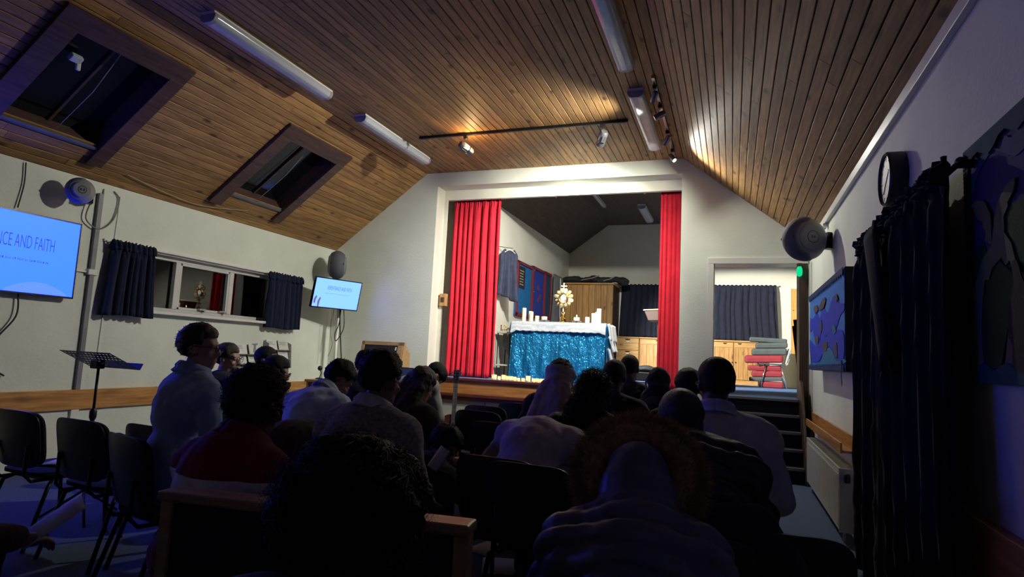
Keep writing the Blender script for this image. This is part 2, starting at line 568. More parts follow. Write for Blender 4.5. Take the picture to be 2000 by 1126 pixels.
# window in the left wall
o = thing('window_1', None, None, kind='structure')
xo = XL - 0.10
f = MB()
f.bb(xo - 0.05, xo + 0.02, WY0, WY1, WZ0, WZ0 + 0.05); f.bb(xo - 0.05, xo + 0.02, WY0, WY1, WZ1 - 0.06, WZ1)
f.bb(xo - 0.05, xo + 0.02, WY0, WY0 + 0.05, WZ0, WZ1); f.bb(xo - 0.05, xo + 0.02, WY1 - 0.05, WY1, WZ0, WZ1)
f.build('frame', m_upvc, o, bevel=0.006)
MULL = [5.60, 6.46]
for y in MULL:
    MB().bb(xo - 0.05, xo + 0.03, y - 0.035, y + 0.035, WZ0 + 0.05, WZ1 - 0.06).build('mullion', m_upvc, o, bevel=0.006)
edges = [WY0 + 0.05] + [q for y in MULL for q in (y - 0.035, y + 0.035)] + [WY1 - 0.05]
for k in range(3):
    a, b = edges[2 * k], edges[2 * k + 1]
    MB().bb(xo - 0.03, xo - 0.024, a, b, WZ0 + 0.05, WZ1 - 0.06).build('pane', m_glass, o)
    if k == 1:
        cf_ = MB()
        for q in ((a, a + 0.03, WZ0 + 0.05, WZ1 - 0.06), (b - 0.03, b, WZ0 + 0.05, WZ1 - 0.06), (a, b, WZ0 + 0.05, WZ0 + 0.08), (a, b, WZ1 - 0.09, WZ1 - 0.06)):
            cf_.bb(xo - 0.022, xo + 0.025, *q)
        cf_.build('casement', m_upvc, o, bevel=0.004)
MB().bb(XL - 0.09, XL + 0.10, WY0 - 0.02, WY1 - 0.05, WZ0 - 0.035, WZ0).build('sill', m_white, o, bevel=0.008)
MB().bb(XL - 0.12, XL - 0.001, WY0, WY1, WZ1 - 0.012, WZ1).build('lintel', m_white, o)
for y in (6.0, 6.33):
    h = MB(); h.box((xo + 0.05, y, WZ0 + 0.075), (0.03, 0.11, 0.022)); h.box((xo + 0.045, y + 0.03, WZ0 + 0.06), (0.04, 0.03, 0.03))
    h.build('stay', m_steel, o, bevel=0.004)

# night outside the window: brick-dark garden wall is invisible; only the dark sky shows

# dado rails, coving, door frame
def trim(name, mb, m, bevel=0.004):
    return tag(mb.build(name, m, bevel=bevel), kind='structure')
trim('trim_1', MB().bb(XL, XL + 0.035, YB + 0.2, D, 0.55, 0.75), m_rail)
trim('trim_2', MB().bb(XR - 0.05, XR, YB + 0.2, 3.32, 0.575, 0.79), m_rail)
tr = MB(); tr.bb(XR - 0.02, XR, 5.5, 8.55, 0.665, 0.81); tr.bb(XR - 0.10, XR - 0.02, 5.54, 7.93, 0.675, 0.695); tr.bb(XR - 0.115, XR - 0.10, 5.54, 7.93, 0.672, 0.755)
trim('trim_3', tr, m_rail)
cv = MB(); cv.bb(XR - 0.035, XR, YB + 0.2, D, ZE - 0.085, ZE - 0.01)
trim('trim_4', cv, m_white)
trim('trim_5', MB().bb(XR - 0.05, XR, 6.95, 7.02, ZE - 0.12, ZE - 0.085).bb(XR - 0.012, XR, 8.35, D, 0.0, 2.65), m_white)
o = thing('door_1', None, None, kind='structure')
MB().bb(DX0 - 0.075, DX0 + 0.003, D - 0.02, D + 0.31, 0.0, DZ1).build('jamb', m_white, o, bevel=0.004)
MB().bb(DX0 - 0.075, DX1 + 0.10, D - 0.022, D + 0.31, DZ1 - 0.003, DZ1 + 0.08).build('head', m_white, o, bevel=0.004)
MB().bb(DX0, DX0 + 0.015, D + 0.02, D + 0.06, ZS, DZ1).build('stop', m_white, o)
MB().bb(DX1 - 0.003, DX1 + 0.10, D - 0.015, D + 0.31, 0.0, DZ1 - 0.003).build('jamb', m_darkwood, o, bevel=0.004)

# proscenium header beam and inner jambs
hb = MB()
hb.bb(OXL, OXR, D + 0.27, D + 0.34, 3.785, OZ)
trim('trim_6', hb, mat('cream_header_board', (0.80, 0.78, 0.66), 0.5, var=0.03))
trim('trim_7', MB().bb(OXL - 0.02, OXL + 0.002, D + 0.005, D + 0.30, ZS, OZ).bb(OXL, OXL + 0.06, D + 0.27, D + 0.30, ZS, 3.785), mat('cream_jamb', (0.74, 0.72, 0.63), 0.5, var=0.03))

# stage: floor, fascia boards, side and rear walls, roof
st = MB(); st.bb(-4.7, SXR + 0.1, D + 0.30, SYB + 0.2, ZS - 0.06, ZS); st.bb(OXL, OXR, D - 0.03, D + 0.30, ZS - 0.06, ZS - 0.002); st.bb(DX0, DX1, D - 0.02, D + 0.30, ZS - 0.06, ZS)
tag(st.build('floor_stage', m_carpet2), kind='structure')
o = thing('stage_front', None, None, kind='structure')
MB().bb(OXL + 0.10, OXR - 0.01, D - 0.075, D - 0.03, ZS - 0.035, ZS + 0.004).build('lip', m_mahog, o, bevel=0.006)
MB().bb(OXL + 0.10, OXR - 0.01, D - 0.045, D, 0.70, ZS - 0.035).build('fascia_board', m_oakX, o, bevel=0.003)
MB().bb(OXL + 0.10, OXR - 0.01, D - 0.09, D, 0.655, 0.70).build('ledge', m_mahog, o, bevel=0.006)
MB().bb(OXL + 0.10, OXR - 0.01, D - 0.06, D, 0.595, 0.655).build('ledge', m_mahog, o, bevel=0.006)
MB().bb(OXL, OXL + 0.10, D - 0.06, D, ZS - 0.03, ZS + 0.02).build('end_block', m_white, o, bevel=0.004)
m_grey = mat('grey_green_panel', (0.30, 0.30, 0.26), 0.6, var=0.05)
npan = 4
for k in range(npan):
    a = OXL + 0.10 + k * (OXR - OXL - 0.12) / npan
    MB().bb(a + 0.006, a + (OXR - OXL - 0.12) / npan - 0.006, D - 0.025, D, 0.02, 0.595).build('panel', m_grey, o, bevel=0.004)

m_swall = mat('stage_plaster', (0.66, 0.64, 0.56), 0.8, var=0.05, scale=2.0, bump=0.2, bscale=40, spec=0.2)
sw = MB(); sw.bb(SXL - 0.15, SXL, D + 0.55, SYB, ZS, 3.79); sw.bb(-4.8, SXL, D + 0.55, D + 0.70, ZS, 4.5)
tag(sw.build('wall_stage_left', m_swall), kind='structure')
tag(MB().bb(-4.9, -4.72, D + 0.30, D + 0.7, ZS, 4.5).build('wall_wing', m_swall), kind='structure')
tag(MB().bb(SXR, SXR + 0.15, D + 0.30, SYB, ZS, 3.85).build('wall_stage_right', m_swall), kind='structure')
FX0, FX1, FZ = -2.785, 0.36, 4.46
tag(MB().prism([(SXL - 0.15, ZS), (SXR + 0.15, ZS), (SXR + 0.15, 3.79), (FX1, FZ), (FX0, FZ), (SXL - 0.15, 3.79)], (0, SYB + 0.15, 0), (1, 0, 0), (0, 0, 1), 0.15).build('wall_stage_back', m_swall), kind='structure')
m_sceil = wood('dark_stage_ceiling', (0.05, 0.036, 0.032), (0.085, 0.062, 0.052), 0.6, 0.3, 'Y', 4.0, 0.3, 0.05)
sc = MB()
def sroof(xa, za, xb, zb):
    vs = []
    for dz in (0, 0.05):
        for (x, z, y) in ((xa, za, D + 0.56), (xb, zb, D + 0.56), (xb, zb, SYB), (xa, za, SYB)):
            vs.append((x, y, z + dz))
    sc.add(vs, [(0, 1, 2, 3), (7, 6, 5, 4), (0, 4, 5, 1), (1, 5, 6, 2), (2, 6, 7, 3), (3, 7, 4, 0)])
sroof(SXL - 0.2, 3.79 - 0.2 * 0.73, FX0, FZ); sroof(FX0, FZ, FX1, FZ); sroof(FX1, FZ, SXR + 0.2, 3.72)
sc.bb(-4.9, SXR + 0.2, D + 0.30, D + 0.60, 4.48, 4.53)
tag(sc.build('ceiling_stage', m_sceil), kind='structure')

# steps up through the doorway
o = thing('stairs', None, None, kind='structure')
m_step = mat('black_step_carpet', (0.012, 0.013, 0.018), 0.95, var=0.3, scale=90, bump=0.4, bscale=250, spec=0.1)
m_nose = mat('grey_nosing', (0.15, 0.14, 0.125), 0.5, var=0.1, scale=30)
SY0, TR = 7.90, 0.17
RS = ZS / 5
for k in range(5):
    yk = SY0 + TR * k
    x0 = -0.34
    MB().bb(x0, 0.79, yk, D - 0.025 if k < 4 else D - 0.021, RS * k, RS * (k + 1) - 0.004).build('step', m_step, o, bevel=0.004)
    MB().bb(x0, 0.79, yk - 0.014, yk + 0.035, RS * (k + 1) - 0.034, RS * (k + 1)).build('nosing', m_nose, o, bevel=0.004)
sp_ = MB().prism([(SY0 - 0.05, 0), (D - 0.03, 0), (D - 0.03, ZS + 0.25), (D - 0.2, ZS + 0.22), (SY0 - 0.05, 0.32)], (0.795, 0, 0), (0, 1, 0), (0, 0, 1), 0.03)
sp_.build('stringer', m_darkwood, o, bevel=0.004)
# ================================================================ LAMPS
m_diff = mat('fluted_acrylic_diffuser', (0.42, 0.44, 0.50), 0.18, var=0.05, scale=10, spec=0.7)
m_cap = mat('grey_end_cap', (0.30, 0.30, 0.33), 0.5, var=0.05)
def batten(label, x, y0, y1, z, w=0.17, h=0.10, name='ceiling_batten'):
    t = thing(name, label, 'ceiling light', (x, (y0 + y1) / 2, z), 0, 'unlit tube lights on the ceilings')
    L = (y1 - y0)
    MB().bb(-w * 0.45, w * 0.45, -L / 2, L / 2, -0.03, 0).build('tray', m_white, t)
    pr = [(-w / 2, -0.02), (-w / 2, -0.05), (-w * 0.40, -h * 0.85), (-w * 0.2, -h), (w * 0.2, -h), (w * 0.40, -h * 0.85), (w / 2, -0.05), (w / 2, -0.02)]
    # fluted lens: many fine ribs along its length
    pts = []
    for i in range(len(pr) - 1):
        a, b = pr[i], pr[i + 1]
        for q in range(4):
            u = q / 4; r = 0.0018 if q % 2 else 0
            pts.append((a[0] + (b[0] - a[0]) * u, a[1] + (b[1] - a[1]) * u - r))
    pts.append(pr[-1])
    MB().prism(pts, (0, L / 2 - 0.04, 0), (1, 0, 0), (0, 0, 1), L - 0.08).build('diffuser', m_diff, t, smooth=50)
    for s in (-1, 1):
        big = [(p[0] * 1.03, p[1] * 1.02) for p in pr]
        MB().prism(big, (0, s * (L / 2 - 0.02) + 0.02, 0), (1, 0, 0), (0, 0, 1), 0.04).build('end_cap', m_cap, t, bevel=0.006)
    return t
batten('long unlit tube light on the flat ceiling above the larger roof window', -4.33, 3.81, 5.49, ZF)
batten('long unlit tube light on the flat ceiling beside the smaller roof window', -4.33, 6.15, 7.87, ZF)
batten('glossy tube light cut by the top edge of the photo', -0.985, 3.92, 5.62, ZF)
batten('glossy tube light next to the short spotlight track on the right', -0.985, 6.20, 7.93, ZF)
batten('faint tube light on the dark stage ceiling nearer the red curtain', -1.75, 12.2, 13.5, FZ)
batten('faint thin tube light on the dark stage ceiling above the monstrance', -2.5, 10.4, 12.2, FZ, 0.07, 0.05)

m_spot = mat('grey_spot_housing', (0.20, 0.20, 0.21), 0.35, 0.7, var=0.1)
m_lens = emit('lit_spot_lens', (1.0, 0.90, 0.72), 8.0)
WARM = (1.0, 0.99, 0.87)
def spot_head(parent, pos, target, L=0.20, r=0.05, watt=60, ang=70, blend=0.8, ring=True, sz=0.03):
    pos = Vector(pos); d = (Vector(target) - pos).normalized()
    q = d.to_track_quat('Z', 'Y').to_matrix().to_4x4()
    m = Matrix.Translation(pos) @ q
    h = MB().lathe([(r * 0.75, -L / 2), (r, -L / 2 + 0.02), (r, L * 0.2), (r * 1.02, L * 0.2), (r * 1.02, L / 2), (r * 0.86, L / 2), (r * 0.84, L / 2 - 0.02)], 20, m)
    for k in range(10):
        w = 2 * math.pi * k / 10
        h.box(m @ Vector((r * math.cos(w), r * math.sin(w), -L * 0.1)), (0.006, 0.006, L * 0.4), (q.to_3x3()))
    hd = h.build('spot_head', m_spot, parent, smooth=40)
    if ring:
        MB().lathe([(r * 1.01, L * 0.12), (r * 1.05, L * 0.12), (r * 1.05, L * 0.22), (r * 1.01, L * 0.22)], 20, m).build('band', m_chrome, hd, smooth=40)
    MB().lathe([(r * 0.80, L / 2 - 0.018), (r * 0.80, L / 2 - 0.012)], 16, m).build('lens', m_lens, hd)
    ld = bpy.data.lights.new('spot_light', 'SPOT')
    ld.energy = watt; ld.spot_size = R(ang); ld.spot_blend = blend; ld.color = WARM; ld.shadow_soft_size = sz
    lo = bpy.data.objects.new('spot_light', ld); col.objects.link(lo)
    lo.matrix_world = Matrix.Translation(pos + d * (L / 2 + 0.01)) @ (-d).to_track_quat('Z', 'Y').to_matrix().to_4x4()
    if ring and pos.x < -3:
        # the open back of the big heads lets lamp light out on to the ceiling
        pd = bpy.data.lights.new('bulb_leak', 'POINT'); pd.energy = W_BULB; pd.color = (1.0, 0.62, 0.26); pd.shadow_soft_size = 0.02
        po = bpy.data.objects.new('bulb_leak', pd); col.objects.link(po)
        po.location = pos + Vector((0.075, -0.02, 0.02))
    return hd

AIM = Vector((-2.65, 9.5, 1.7))
t = thing('spotlight_track', 'long black spotlight track with two spot heads across the ceiling', 'track light')
ty = 7.03
MB().bb(-3.98, -1.19, ty - 0.018, ty + 0.018, ZF - 0.035, ZF).build('rail', m_darkmetal, t, bevel=0.003)
for x in (-3.9, -1.27):
    MB().bb(x - 0.05, x + 0.05, ty - 0.022, ty + 0.022, ZF - 0.04, ZF).build('end_feed', m_darkmetal, t)
for x, wt, tgt, an in ((-3.30, W_TRACK1[0], (0.15, 13.3, 1.35), 40), (-1.50, W_TRACK1[1], (-3.1, 9.9, 1.85), 105)):
    MB().bb(x - 0.025, x + 0.025, ty - 0.025, ty + 0.025, ZF - 0.085, ZF - 0.035).build('adapter', m_black, t, bevel=0.004)
    MB().tube([(x, ty, ZF - 0.08), (x, ty, ZF - 0.13)], 0.007, 8).build('stem', m_chrome, t)
    spot_head(t, (x, ty + 0.02, ZF - 0.20), tgt, 0.20, 0.052, wt, an, 0.6 if an < 50 else 1.0)

t = thing('spotlight_track', 'short spotlight track with four small heads along the ceiling fold', 'track light')
tx = -0.775
MB().bb(tx - 0.015, tx + 0.015, 5.95, 8.33, ZF - 0.03, ZF).build('rail', m_steel, t, bevel=0.003)
for k, (y, wt, tgt, an) in enumerate(((6.12, 0, (-2.0, 9.4, 2.4), 60), (6.62, W_TRACK2[0], (-6.2, 6.2, 1.1), 118), (7.42, W_TRACK2[1], (-2.8, 9.4, 1.6), 130), (8.10, W_TRACK2[2], (0.95, 6.75, 1.7), 130))):
    MB().bb(tx - 0.02, tx + 0.02, y - 0.02, y + 0.02, ZF - 0.07, ZF - 0.03).build('adapter', m_black, t, bevel=0.003)
    MB().tube([(tx, y, ZF - 0.06), (tx, y, ZF - 0.10)], 0.006, 8).build('stem', m_chrome, t)
    if wt:
        spot_head(t, (tx, y, ZF - 0.15), tgt, 0.13, 0.032, wt, an, 1.0, False, 0.03)
    else:
        pos = Vector((tx, y, ZF - 0.15)); d = (Vector(tgt) - pos).normalized(); mm = Matrix.Translation(pos) @ d.to_track_quat('Z', 'Y').to_matrix().to_4x4()
        MB().lathe([(0.02, -0.065), (0.032, -0.05), (0.032, 0.065), (0.026, 0.065), (0.026, 0.04)], 16, mm).build('spot_head', m_spot, t, smooth=40)

# ================================================================ SCREENS
m_bezel = mat('black_bezel', (0.006, 0.006, 0.008), 0.25, var=0.1)
m_scrL = emit('blue_slide', SCREEN_LEFT)
m_scrL2 = emit('pale_arc_on_slide', (0.12, 0.29, 12.0))
m_scrC = emit('pale_cyan_slide', SCREEN_CORNER)
m_txtL = emit('navy_letters', (0.012, 0.03, 0.16))
m_txtC = emit('grey_letters', (0.05, 0.12, 0.22))
m_figC = emit('violet_figures', (0.16, 0.13, 0.30))
def squiggle(mb, x0, x1, y, h, seed, z):
    """a line of fine print too small to read: short strokes in word-length runs"""
    rn = random.Random(seed); x = x0
    while x < x1:
        wl = rn.randint(2, 7)
        for k in range(wl):
            if x >= x1: break
            mb.bb(x, x + h * 0.14, y - h / 2, y + h / 2 * rn.uniform(0.3, 1), z, z + 0.0006)
            if rn.random() < 0.6:
                mb.bb(x, x + h * 0.4, y - h * 0.06 + rn.choice((-.4, 0, .35)) * h, y + h * 0.06 + rn.choice((-.4, 0, .35)) * h, z, z + 0.0006)
            x += h * 0.62
        x += h * 0.5
def television(label, W, H, scr, txt, title_c, title_s, xs, subs, thin=0.0):
    t = thing('television', label, 'television')
    MB().bb(-W / 2, W / 2, -H / 2, H / 2, -0.045, 0).build('housing', m_bezel, t, bevel=0.006)
    b = 0.014
    fr = MB(); fr.bb(-W / 2, W / 2, H / 2 - b, H / 2, 0, 0.006); fr.bb(-W / 2, W / 2, -H / 2, -H / 2 + b * 1.3, 0, 0.006); fr.bb(-W / 2, -W / 2 + b, -H / 2, H / 2, 0, 0.006); fr.bb(W / 2 - b, W / 2, -H / 2, H / 2, 0, 0.006)
    fr.build('bezel', m_bezel, t, bevel=0.002)
    sc_ = MB().bb(-W / 2 + b, W / 2 - b, -H / 2 + b * 1.3, H / 2 - b, 0, 0.003).build('screen', scr, t)
    me = text_mesh('REPENTANCE AND FAITH', title_s, xs, 0.0006, thin)
    xform_mesh(me, Matrix.Translation((title_c[0], title_c[1], 0.0040)))
    link('title', me, txt, sc_)
    mb = MB(); squiggle(mb, subs[0], subs[1], subs[2], subs[3], 5, 0.0032)
    mb.build('fine_print', txt, sc_)
    return t, sc_
# screen on the left wall
TW, TH = 1.36, 0.765
tl, sl = television('large blue television on the left wall, cut by the left edge of the photo', TW, TH, m_scrL, m_txtL, (0.045, 0.10), 0.180, 0.385, (-0.26, 0.40, -0.062, 0.022), -0.003)
tl.location = (XL + 0.10, 4.258 - TW / 2, 2.040)
tl.rotation_euler = (R(90), 0, R(90))
arc = [(0.05 + 0.56 * i / 24, -TH / 2 + 0.019 + 0.135 * math.sin(math.pi * (0.12 + 0.76 * i / 24)) - 0.03) for i in range(25)] + [(0.61, -TH / 2 + 0.019), (0.05, -TH / 2 + 0.019)]
MB().prism(arc, (0, 0, 0.0030), (1, 0, 0), (0, 1, 0), 0.0006).build('hill_shape', m_scrL2, sl)
MB().bb(-0.18, 0.18, -0.12, 0.12, -0.098, -0.045).build('wall_mount', m_darkmetal, tl)
# screen in the corner, turned to the seats and tilted down
cw_, ch_ = 0.836, 0.47
tc_, scn = television('small tilted television in the corner under the grey speaker', cw_, ch_, m_scrC, m_txtC, (0.03, 0.085), 0.088, 0.43, (-0.22, 0.22, 0.0, 0.011), -0.001)
TL = Vector((-5.90, 7.594, 2.349)); TRc = Vector((-5.607, 8.377, 2.349))
ex = (TRc - TL).normalized(); nr = Vector((ex.y, -ex.x, 0))
tl_ = R(12)
ey = (Vector((0, 0, 1)) * math.cos(tl_) + nr * math.sin(tl_)); ey.normalize(); ez = ex.cross(ey)
cc = TL + ex * cw_ / 2 - ey * ch_ / 2
tc_.matrix_world = Matrix.Translation(cc) @ Matrix((ex, ey, ez)).transposed().to_4x4()
fg = MB()
for (fx, fy, hh) in ((-0.37, -0.10, 0.07), (-0.30, -0.12, 0.10)):
    fg.prism([(fx - 0.012, fy - hh), (fx + 0.012, fy - hh), (fx + 0.016, fy - 0.01), (fx + 0.03, fy + 0.03), (fx + 0.012, fy + 0.055), (fx - 0.006, fy + 0.02), (fx - 0.02, fy - 0.015)], (0, 0, 0.0030), (1, 0, 0), (0, 1, 0), 0.0006)
fg.build('figures', m_figC, scn)
MB().bb(-0.10, 0.10, -0.10, 0.10, -0.10, -0.045).build('back_mount', m_darkmetal, tc_)
# its wall bracket pole and hanging leads
t = thing('screen_pole', 'white pole and bracket carrying the corner television', 'pole', (-6.02, 8.38, 0))
MB().tube([(0, 0, 0.0), (0, 0, 2.1)], 0.026, 12).build('pole', m_white, t, smooth=True)
arm = MB(); arm.bar((0, 0, 2.06), (cc.x + 6.02 - 0.06, cc.y - 8.38 + 0.02, 2.09), 0.05, 0.05); arm.build('bracket_arm', m_darkmetal, t, bevel=0.004)
MB().bb(-0.05, 0.05, -0.04, 0.04, 1.98, 2.12).build('clamp', m_darkmetal, t, bevel=0.006)
m_cable = mat('black_cable', (0.015, 0.015, 0.016), 0.5)
m_gcable = mat('grey_cable', (0.22, 0.21, 0.19), 0.6)
def cable(label, pts, r=0.006, m=None, name='cable', cat='cable'):
    P_ = [Vector(p) for p in pts]; out = []
    n = len(P_)
    for i in range(n - 1):
        p0, p1, p2, p3 = P_[max(i - 1, 0)], P_[i], P_[i + 1], P_[min(i + 2, n - 1)]
        for k in range(6):
            u = k / 6
            out.append(0.5 * ((2 * p1) + (p2 - p0) * u + (2 * p0 - 5 * p1 + 4 * p2 - p3) * u * u + (3 * p1 - p0 - 3 * p2 + p3) * u ** 3))
    out.append(P_[-1])
    return tag(MB().tube(out, r, 6).build(name, m or m_cable, smooth=True), label, cat, 'loose leads on the walls')
bx, by = -5.94, 8.30
cable('black lead hanging straight from the corner television to the desk', [(bx, by, 1.92), (bx + .03, by, 1.6), (bx + .10, by, 1.1), (bx + .13, by - .02, 0.80)], 0.010)
cable('black lead looped in a knot below the corner television', [(bx + .07, by, 1.92), (bx + .10, by, 1.66), (bx + .06, by, 1.52), (bx - .02, by - .02, 1.40), (bx - .06, by, 1.52), (bx, by, 1.66), (bx + .02, by, 1.9)], 0.007)
cable('thin dark lead hanging left of the white corner pole', [(bx - .08, by - .05, 1.9), (bx - .11, by - .05, 1.55), (bx - .06, by - .05, 1.34), (bx - .12, by - .05, 1.15)], 0.005, m_gcable)
cable('lead hanging under the large blue television', [(XL + .03, 3.80, 1.66), (XL + .04, 3.80, 1.45), (XL + .03, 3.66, 1.22), (XL + .03, 3.62, 1.02), (XL + .02, 3.78, 0.90)], 0.008)
cable('lead running down from the ceiling above the large blue television', [(XL + .02, 3.72, 2.90), (XL + .02, 3.73, 2.7), (XL + .025, 3.70, 2.46)], 0.006)
cable('grey lead coiled beside the round wall speaker', [(XL + .05, 4.36, 2.70), (XL + .04, 4.33, 2.5), (XL + .04, 4.48, 2.42), (XL + .04, 4.62, 2.55), (XL + .04, 4.66, 2.78), (XL + .03, 4.60, 2.86)], 0.007, m_gcable)
cable('thin lead dropping from the ceiling beside the dark conduit', [(XL + .02, 4.68, 2.82), (XL + .02, 4.67, 2.4), (XL + .02, 4.65, 1.9), (XL + .02, 4.63, 1.0)], 0.006, m_gcable)
q = [slope_pt('L', s, -0.02) for s in (0.22, 0.13, 0.11, 0.25)]
cable('pale lead slung along the wooden slope under the roof windows', [(q[0].x, 4.61, q[0].z), (q[1].x, 5.2, q[1].z), (q[2].x, 5.7, q[2].z), (q[3].x, 6.33, q[3].z)], 0.006, mat('pale_lead', (0.35, 0.25, 0.17), 0.6))

# conduit on the left wall
t = thing('cable_conduit', 'tall grey conduit on the left wall beside the blue television', 'conduit', (XL + 0.004, 4.47, 0))
MB().bb(0.0, 0.035, -0.028, 0.022, 0.75, 2.80).build('trunking', mat('grey_trunking', (0.20, 0.20, 0.22), 0.5), t, bevel=0.004)
MB().bb(0.0, 0.045, -0.05, 0.05, 1.93, 1.99).build('junction', m_white, t, bevel=0.006)
MB().bb(0.0, 0.02, -0.25, -0.03, 1.95, 1.97).build('side_branch', m_white, t)
MB().bb(0.0, 0.018, 0.03, 0.20, 0.75, 2.86).build('cover_strip', m_wall, t)
t2 = tag(MB().bb(XL, XL + 0.03, 4.43, 4.51, 0.0, 0.55).build('lower_conduit', m_wall, bevel=0.004), 'pale conduit on the left wall under the wooden rail', 'conduit')

# ================================================================ SPEAKERS
m_spk = mat('grey_speaker_shell', (0.22, 0.225, 0.23), 0.45, var=0.06, scale=3)
m_grl = mat('dark_speaker_grille', (0.10, 0.105, 0.13), 0.7, var=0.1, bump=0.3, bscale=400)
def ball_speaker(label, loc, rx, rz, r, wall):
    t = thing('wall_speaker', label, 'speaker', loc, rz, 'round grey wall speakers')
    # shell: a fat wheel, its axle along X; the grille wraps round the front, a flat disc on each side
    ax = r * 0.74
    xd = r * 0.56
    def rr_(x): return r * math.sqrt(max(0.0, 1 - (x / ax) ** 2))
    side = Matrix.Rotation(R(90), 4, 'Y')
    prof = [(0.004, -xd)] + [(rr_(-xd + 2 * xd * i / 18), -xd + 2 * xd * i / 18) for i in range(19)] + [(0.004, xd)]
    MB().lathe(prof, 36, side).build('shell', m_spk, t, smooth=40)
    g = MB()
    def gf(u, v):
        b = -0.88 + 1.76 * v
        lim = 105 - 30 * b * b
        a = -lim + 2 * lim * u
        x = xd * b
        q = rr_(x) + 0.004
        return (x, -q * math.cos(R(a)), q * math.sin(R(a)))
    g.grid(gf, 36, 14); g.build('grille', m_grl, t, smooth=True, solid=0.006)
    for s in (-1, 1):
        q0 = rr_(xd)
        mm = Matrix.Translation((s * xd, 0, 0)) @ Matrix.Rotation(R(90 * s), 4, 'Y')
        dd = MB().lathe([(q0 * 0.97, -0.004), (q0 * 0.97, 0.008), (q0 * 0.90, 0.014), (q0 * 0.3, 0.020), (0.003, 0.020)], 32, mm).build('side_disc', m_spk, t, smooth=30)
        MB().torus((s * (xd + 0.017), 0, 0), q0 * 0.42, 0.004, Matrix.Rotation(R(90), 3, 'Y')).build('ring', m_black, dd, smooth=True)
        for k in (-1, 1):
            MB().box((s * (xd + 0.021), k * 0.013, 0), (0.004, 0.010, 0.024)).build('emblem_bar', m_black, dd)
    for s in (-1, 1):
        MB().lathe([(0.014, -0.006), (0.014, 0.010)], 12, Matrix.Translation((s * r * 0.40, -r * 0.85, 0)) @ Matrix.Rotation(R(90), 4, 'X')).build('port', m_black, t)
    b = MB()
    w_ = Vector(wall)
    b.tube([(0, r * 0.6, 0), w_ * 0.6, w_], 0.028, 10); b.box(w_, (0.10, 0.10, 0.16)); b.torus(w_ * 0.75, 0.05, 0.012)
    b.build('bracket', m_darkmetal, t, smooth=40)
    return t
ball_speaker('large round grey speaker on a bracket high on the right wall', (0.665, 6.60, 2.60), 0, R(-62), 0.215, (0.0, 0.27, 0.0))
ball_speaker('rounded grey speaker in the corner above the small television', (-5.93, 8.12, 2.60), 0, R(36), 0.22, (0.0, 0.34, 0.0))
ball_speaker('small round grey speaker above the large blue television', (XL + 0.22, 4.12, 2.725), 0, R(-25), 0.125, (-0.19, 0.09, 0.0))

# ================================================================ CURTAINS OF THE HALL
_PL = {}
def pleats(u, n, seed):
    """irregular folds: random widths and depths, rounded crests and narrow valleys"""
    key = (round(n, 2), round(seed, 2))
    if key not in _PL:
        rn = random.Random(int(seed * 1000) + int(n * 17))
        w_ = [rn.uniform(0.55, 1.5) for _ in range(int(math.ceil(n)) + 1)]
        tot = sum(w_); pos = [0.0]
        for q in w_: pos.append(pos[-1] + q / tot * 1.04)
        _PL[key] = (pos, [rn.uniform(0.45, 1.0) for _ in w_])
    pos, amp = _PL[key]
    u = min(max(u, 0.0), 1.03)
    for k in range(len(pos) - 1):
        if u <= pos[k + 1] or k == len(pos) - 2:
            v = (u - pos[k]) / (pos[k + 1] - pos[k])
            return amp[k] * (2.0 * max(0.0, math.sin(math.pi * v)) ** 0.7 - 1.0)
    return 0.0
def hang(a, b, z0, z1, normal, amp, n, seed, m, parent, name='cloth', nu=110, nv=26, flare=1.0, gather=0.12, thick=0.008, lean=0.0, hem=0.0):
    """pleated cloth between floor points a and b (xy), from z1 down to z0"""
    a = Vector((a[0], a[1], 0)); b = Vector((b[0], b[1], 0)); nn = Vector((normal[0], normal[1], 0)).normalized()
    mid = (a + b) / 2
    def fn(u, v):
        z = z1 + (z0 - z1) * v
        k = 1 + (flare - 1) * v
        p = mid + (a + (b - a) * u - mid) * k
        am = amp * (0.35 + 0.65 * min(1, v / max(gather, 1e-3)))
        if v < gather * 0.6:
            am = amp * 0.45
        off = am * pleats(u + 0.01 * math.sin(5 * v + seed), n, seed) + 0.25 * amp * pleats(u, n * 2.3, seed + 1.3) * v
        if v < gather * 0.9:
            off += amp * 0.25 * math.sin(2 * math.pi * n * 3 * u)
        z += hem * math.sin(7 * u + seed) * v + (amp * 0.25 * math.sin(2 * math.pi * n * 1.5 * u) if v == 0 else 0)
        p = p + nn * (off + lean * v)
        return (p.x, p.y, z)
    return MB().grid(fn, nu, nv).build(name, m, parent, smooth=True, solid=thick)
m_navy = mat('navy_velvet', (0.010, 0.014, 0.040), 0.9, var=0.25, scale=12, sheen=0.08, spec=0.2)
for lab, ya, yb, fl_ in (('short navy curtain at the left side of the high window', 4.60, 5.10, 1.22), ('short navy curtain at the right side of the high window', 6.98, 7.66, 1.02)):
    t = thing('window_curtain', lab, 'curtain', (XL + 0.11, (ya + yb) / 2, 1.53), 0, 'navy curtains of the high window')
    hang((0, ya - (ya + yb) / 2), (0, yb - (ya + yb) / 2), 0.0, 0.74, (1, 0), 0.040, 5.5, ya, m_navy, t, nu=90, nv=20, flare=fl_, hem=0.008)
    hd = hang((0, ya - (ya + yb) / 2 - 0.01), (0, yb - (ya + yb) / 2 + 0.01), 0.70, 0.80, (1, 0), 0.045, 8, ya + 3, m_navy, t, 'heading', nu=90, nv=4, gather=0.01)
t = thing('curtain_rail', 'white curtain rail above the high window', 'curtain rail', (XL, 6.1, 2.305))
MB().bb(0.02, 0.045, -1.55, 1.60, 0.0, 0.03).build('rail', m_white, t, bevel=0.004)
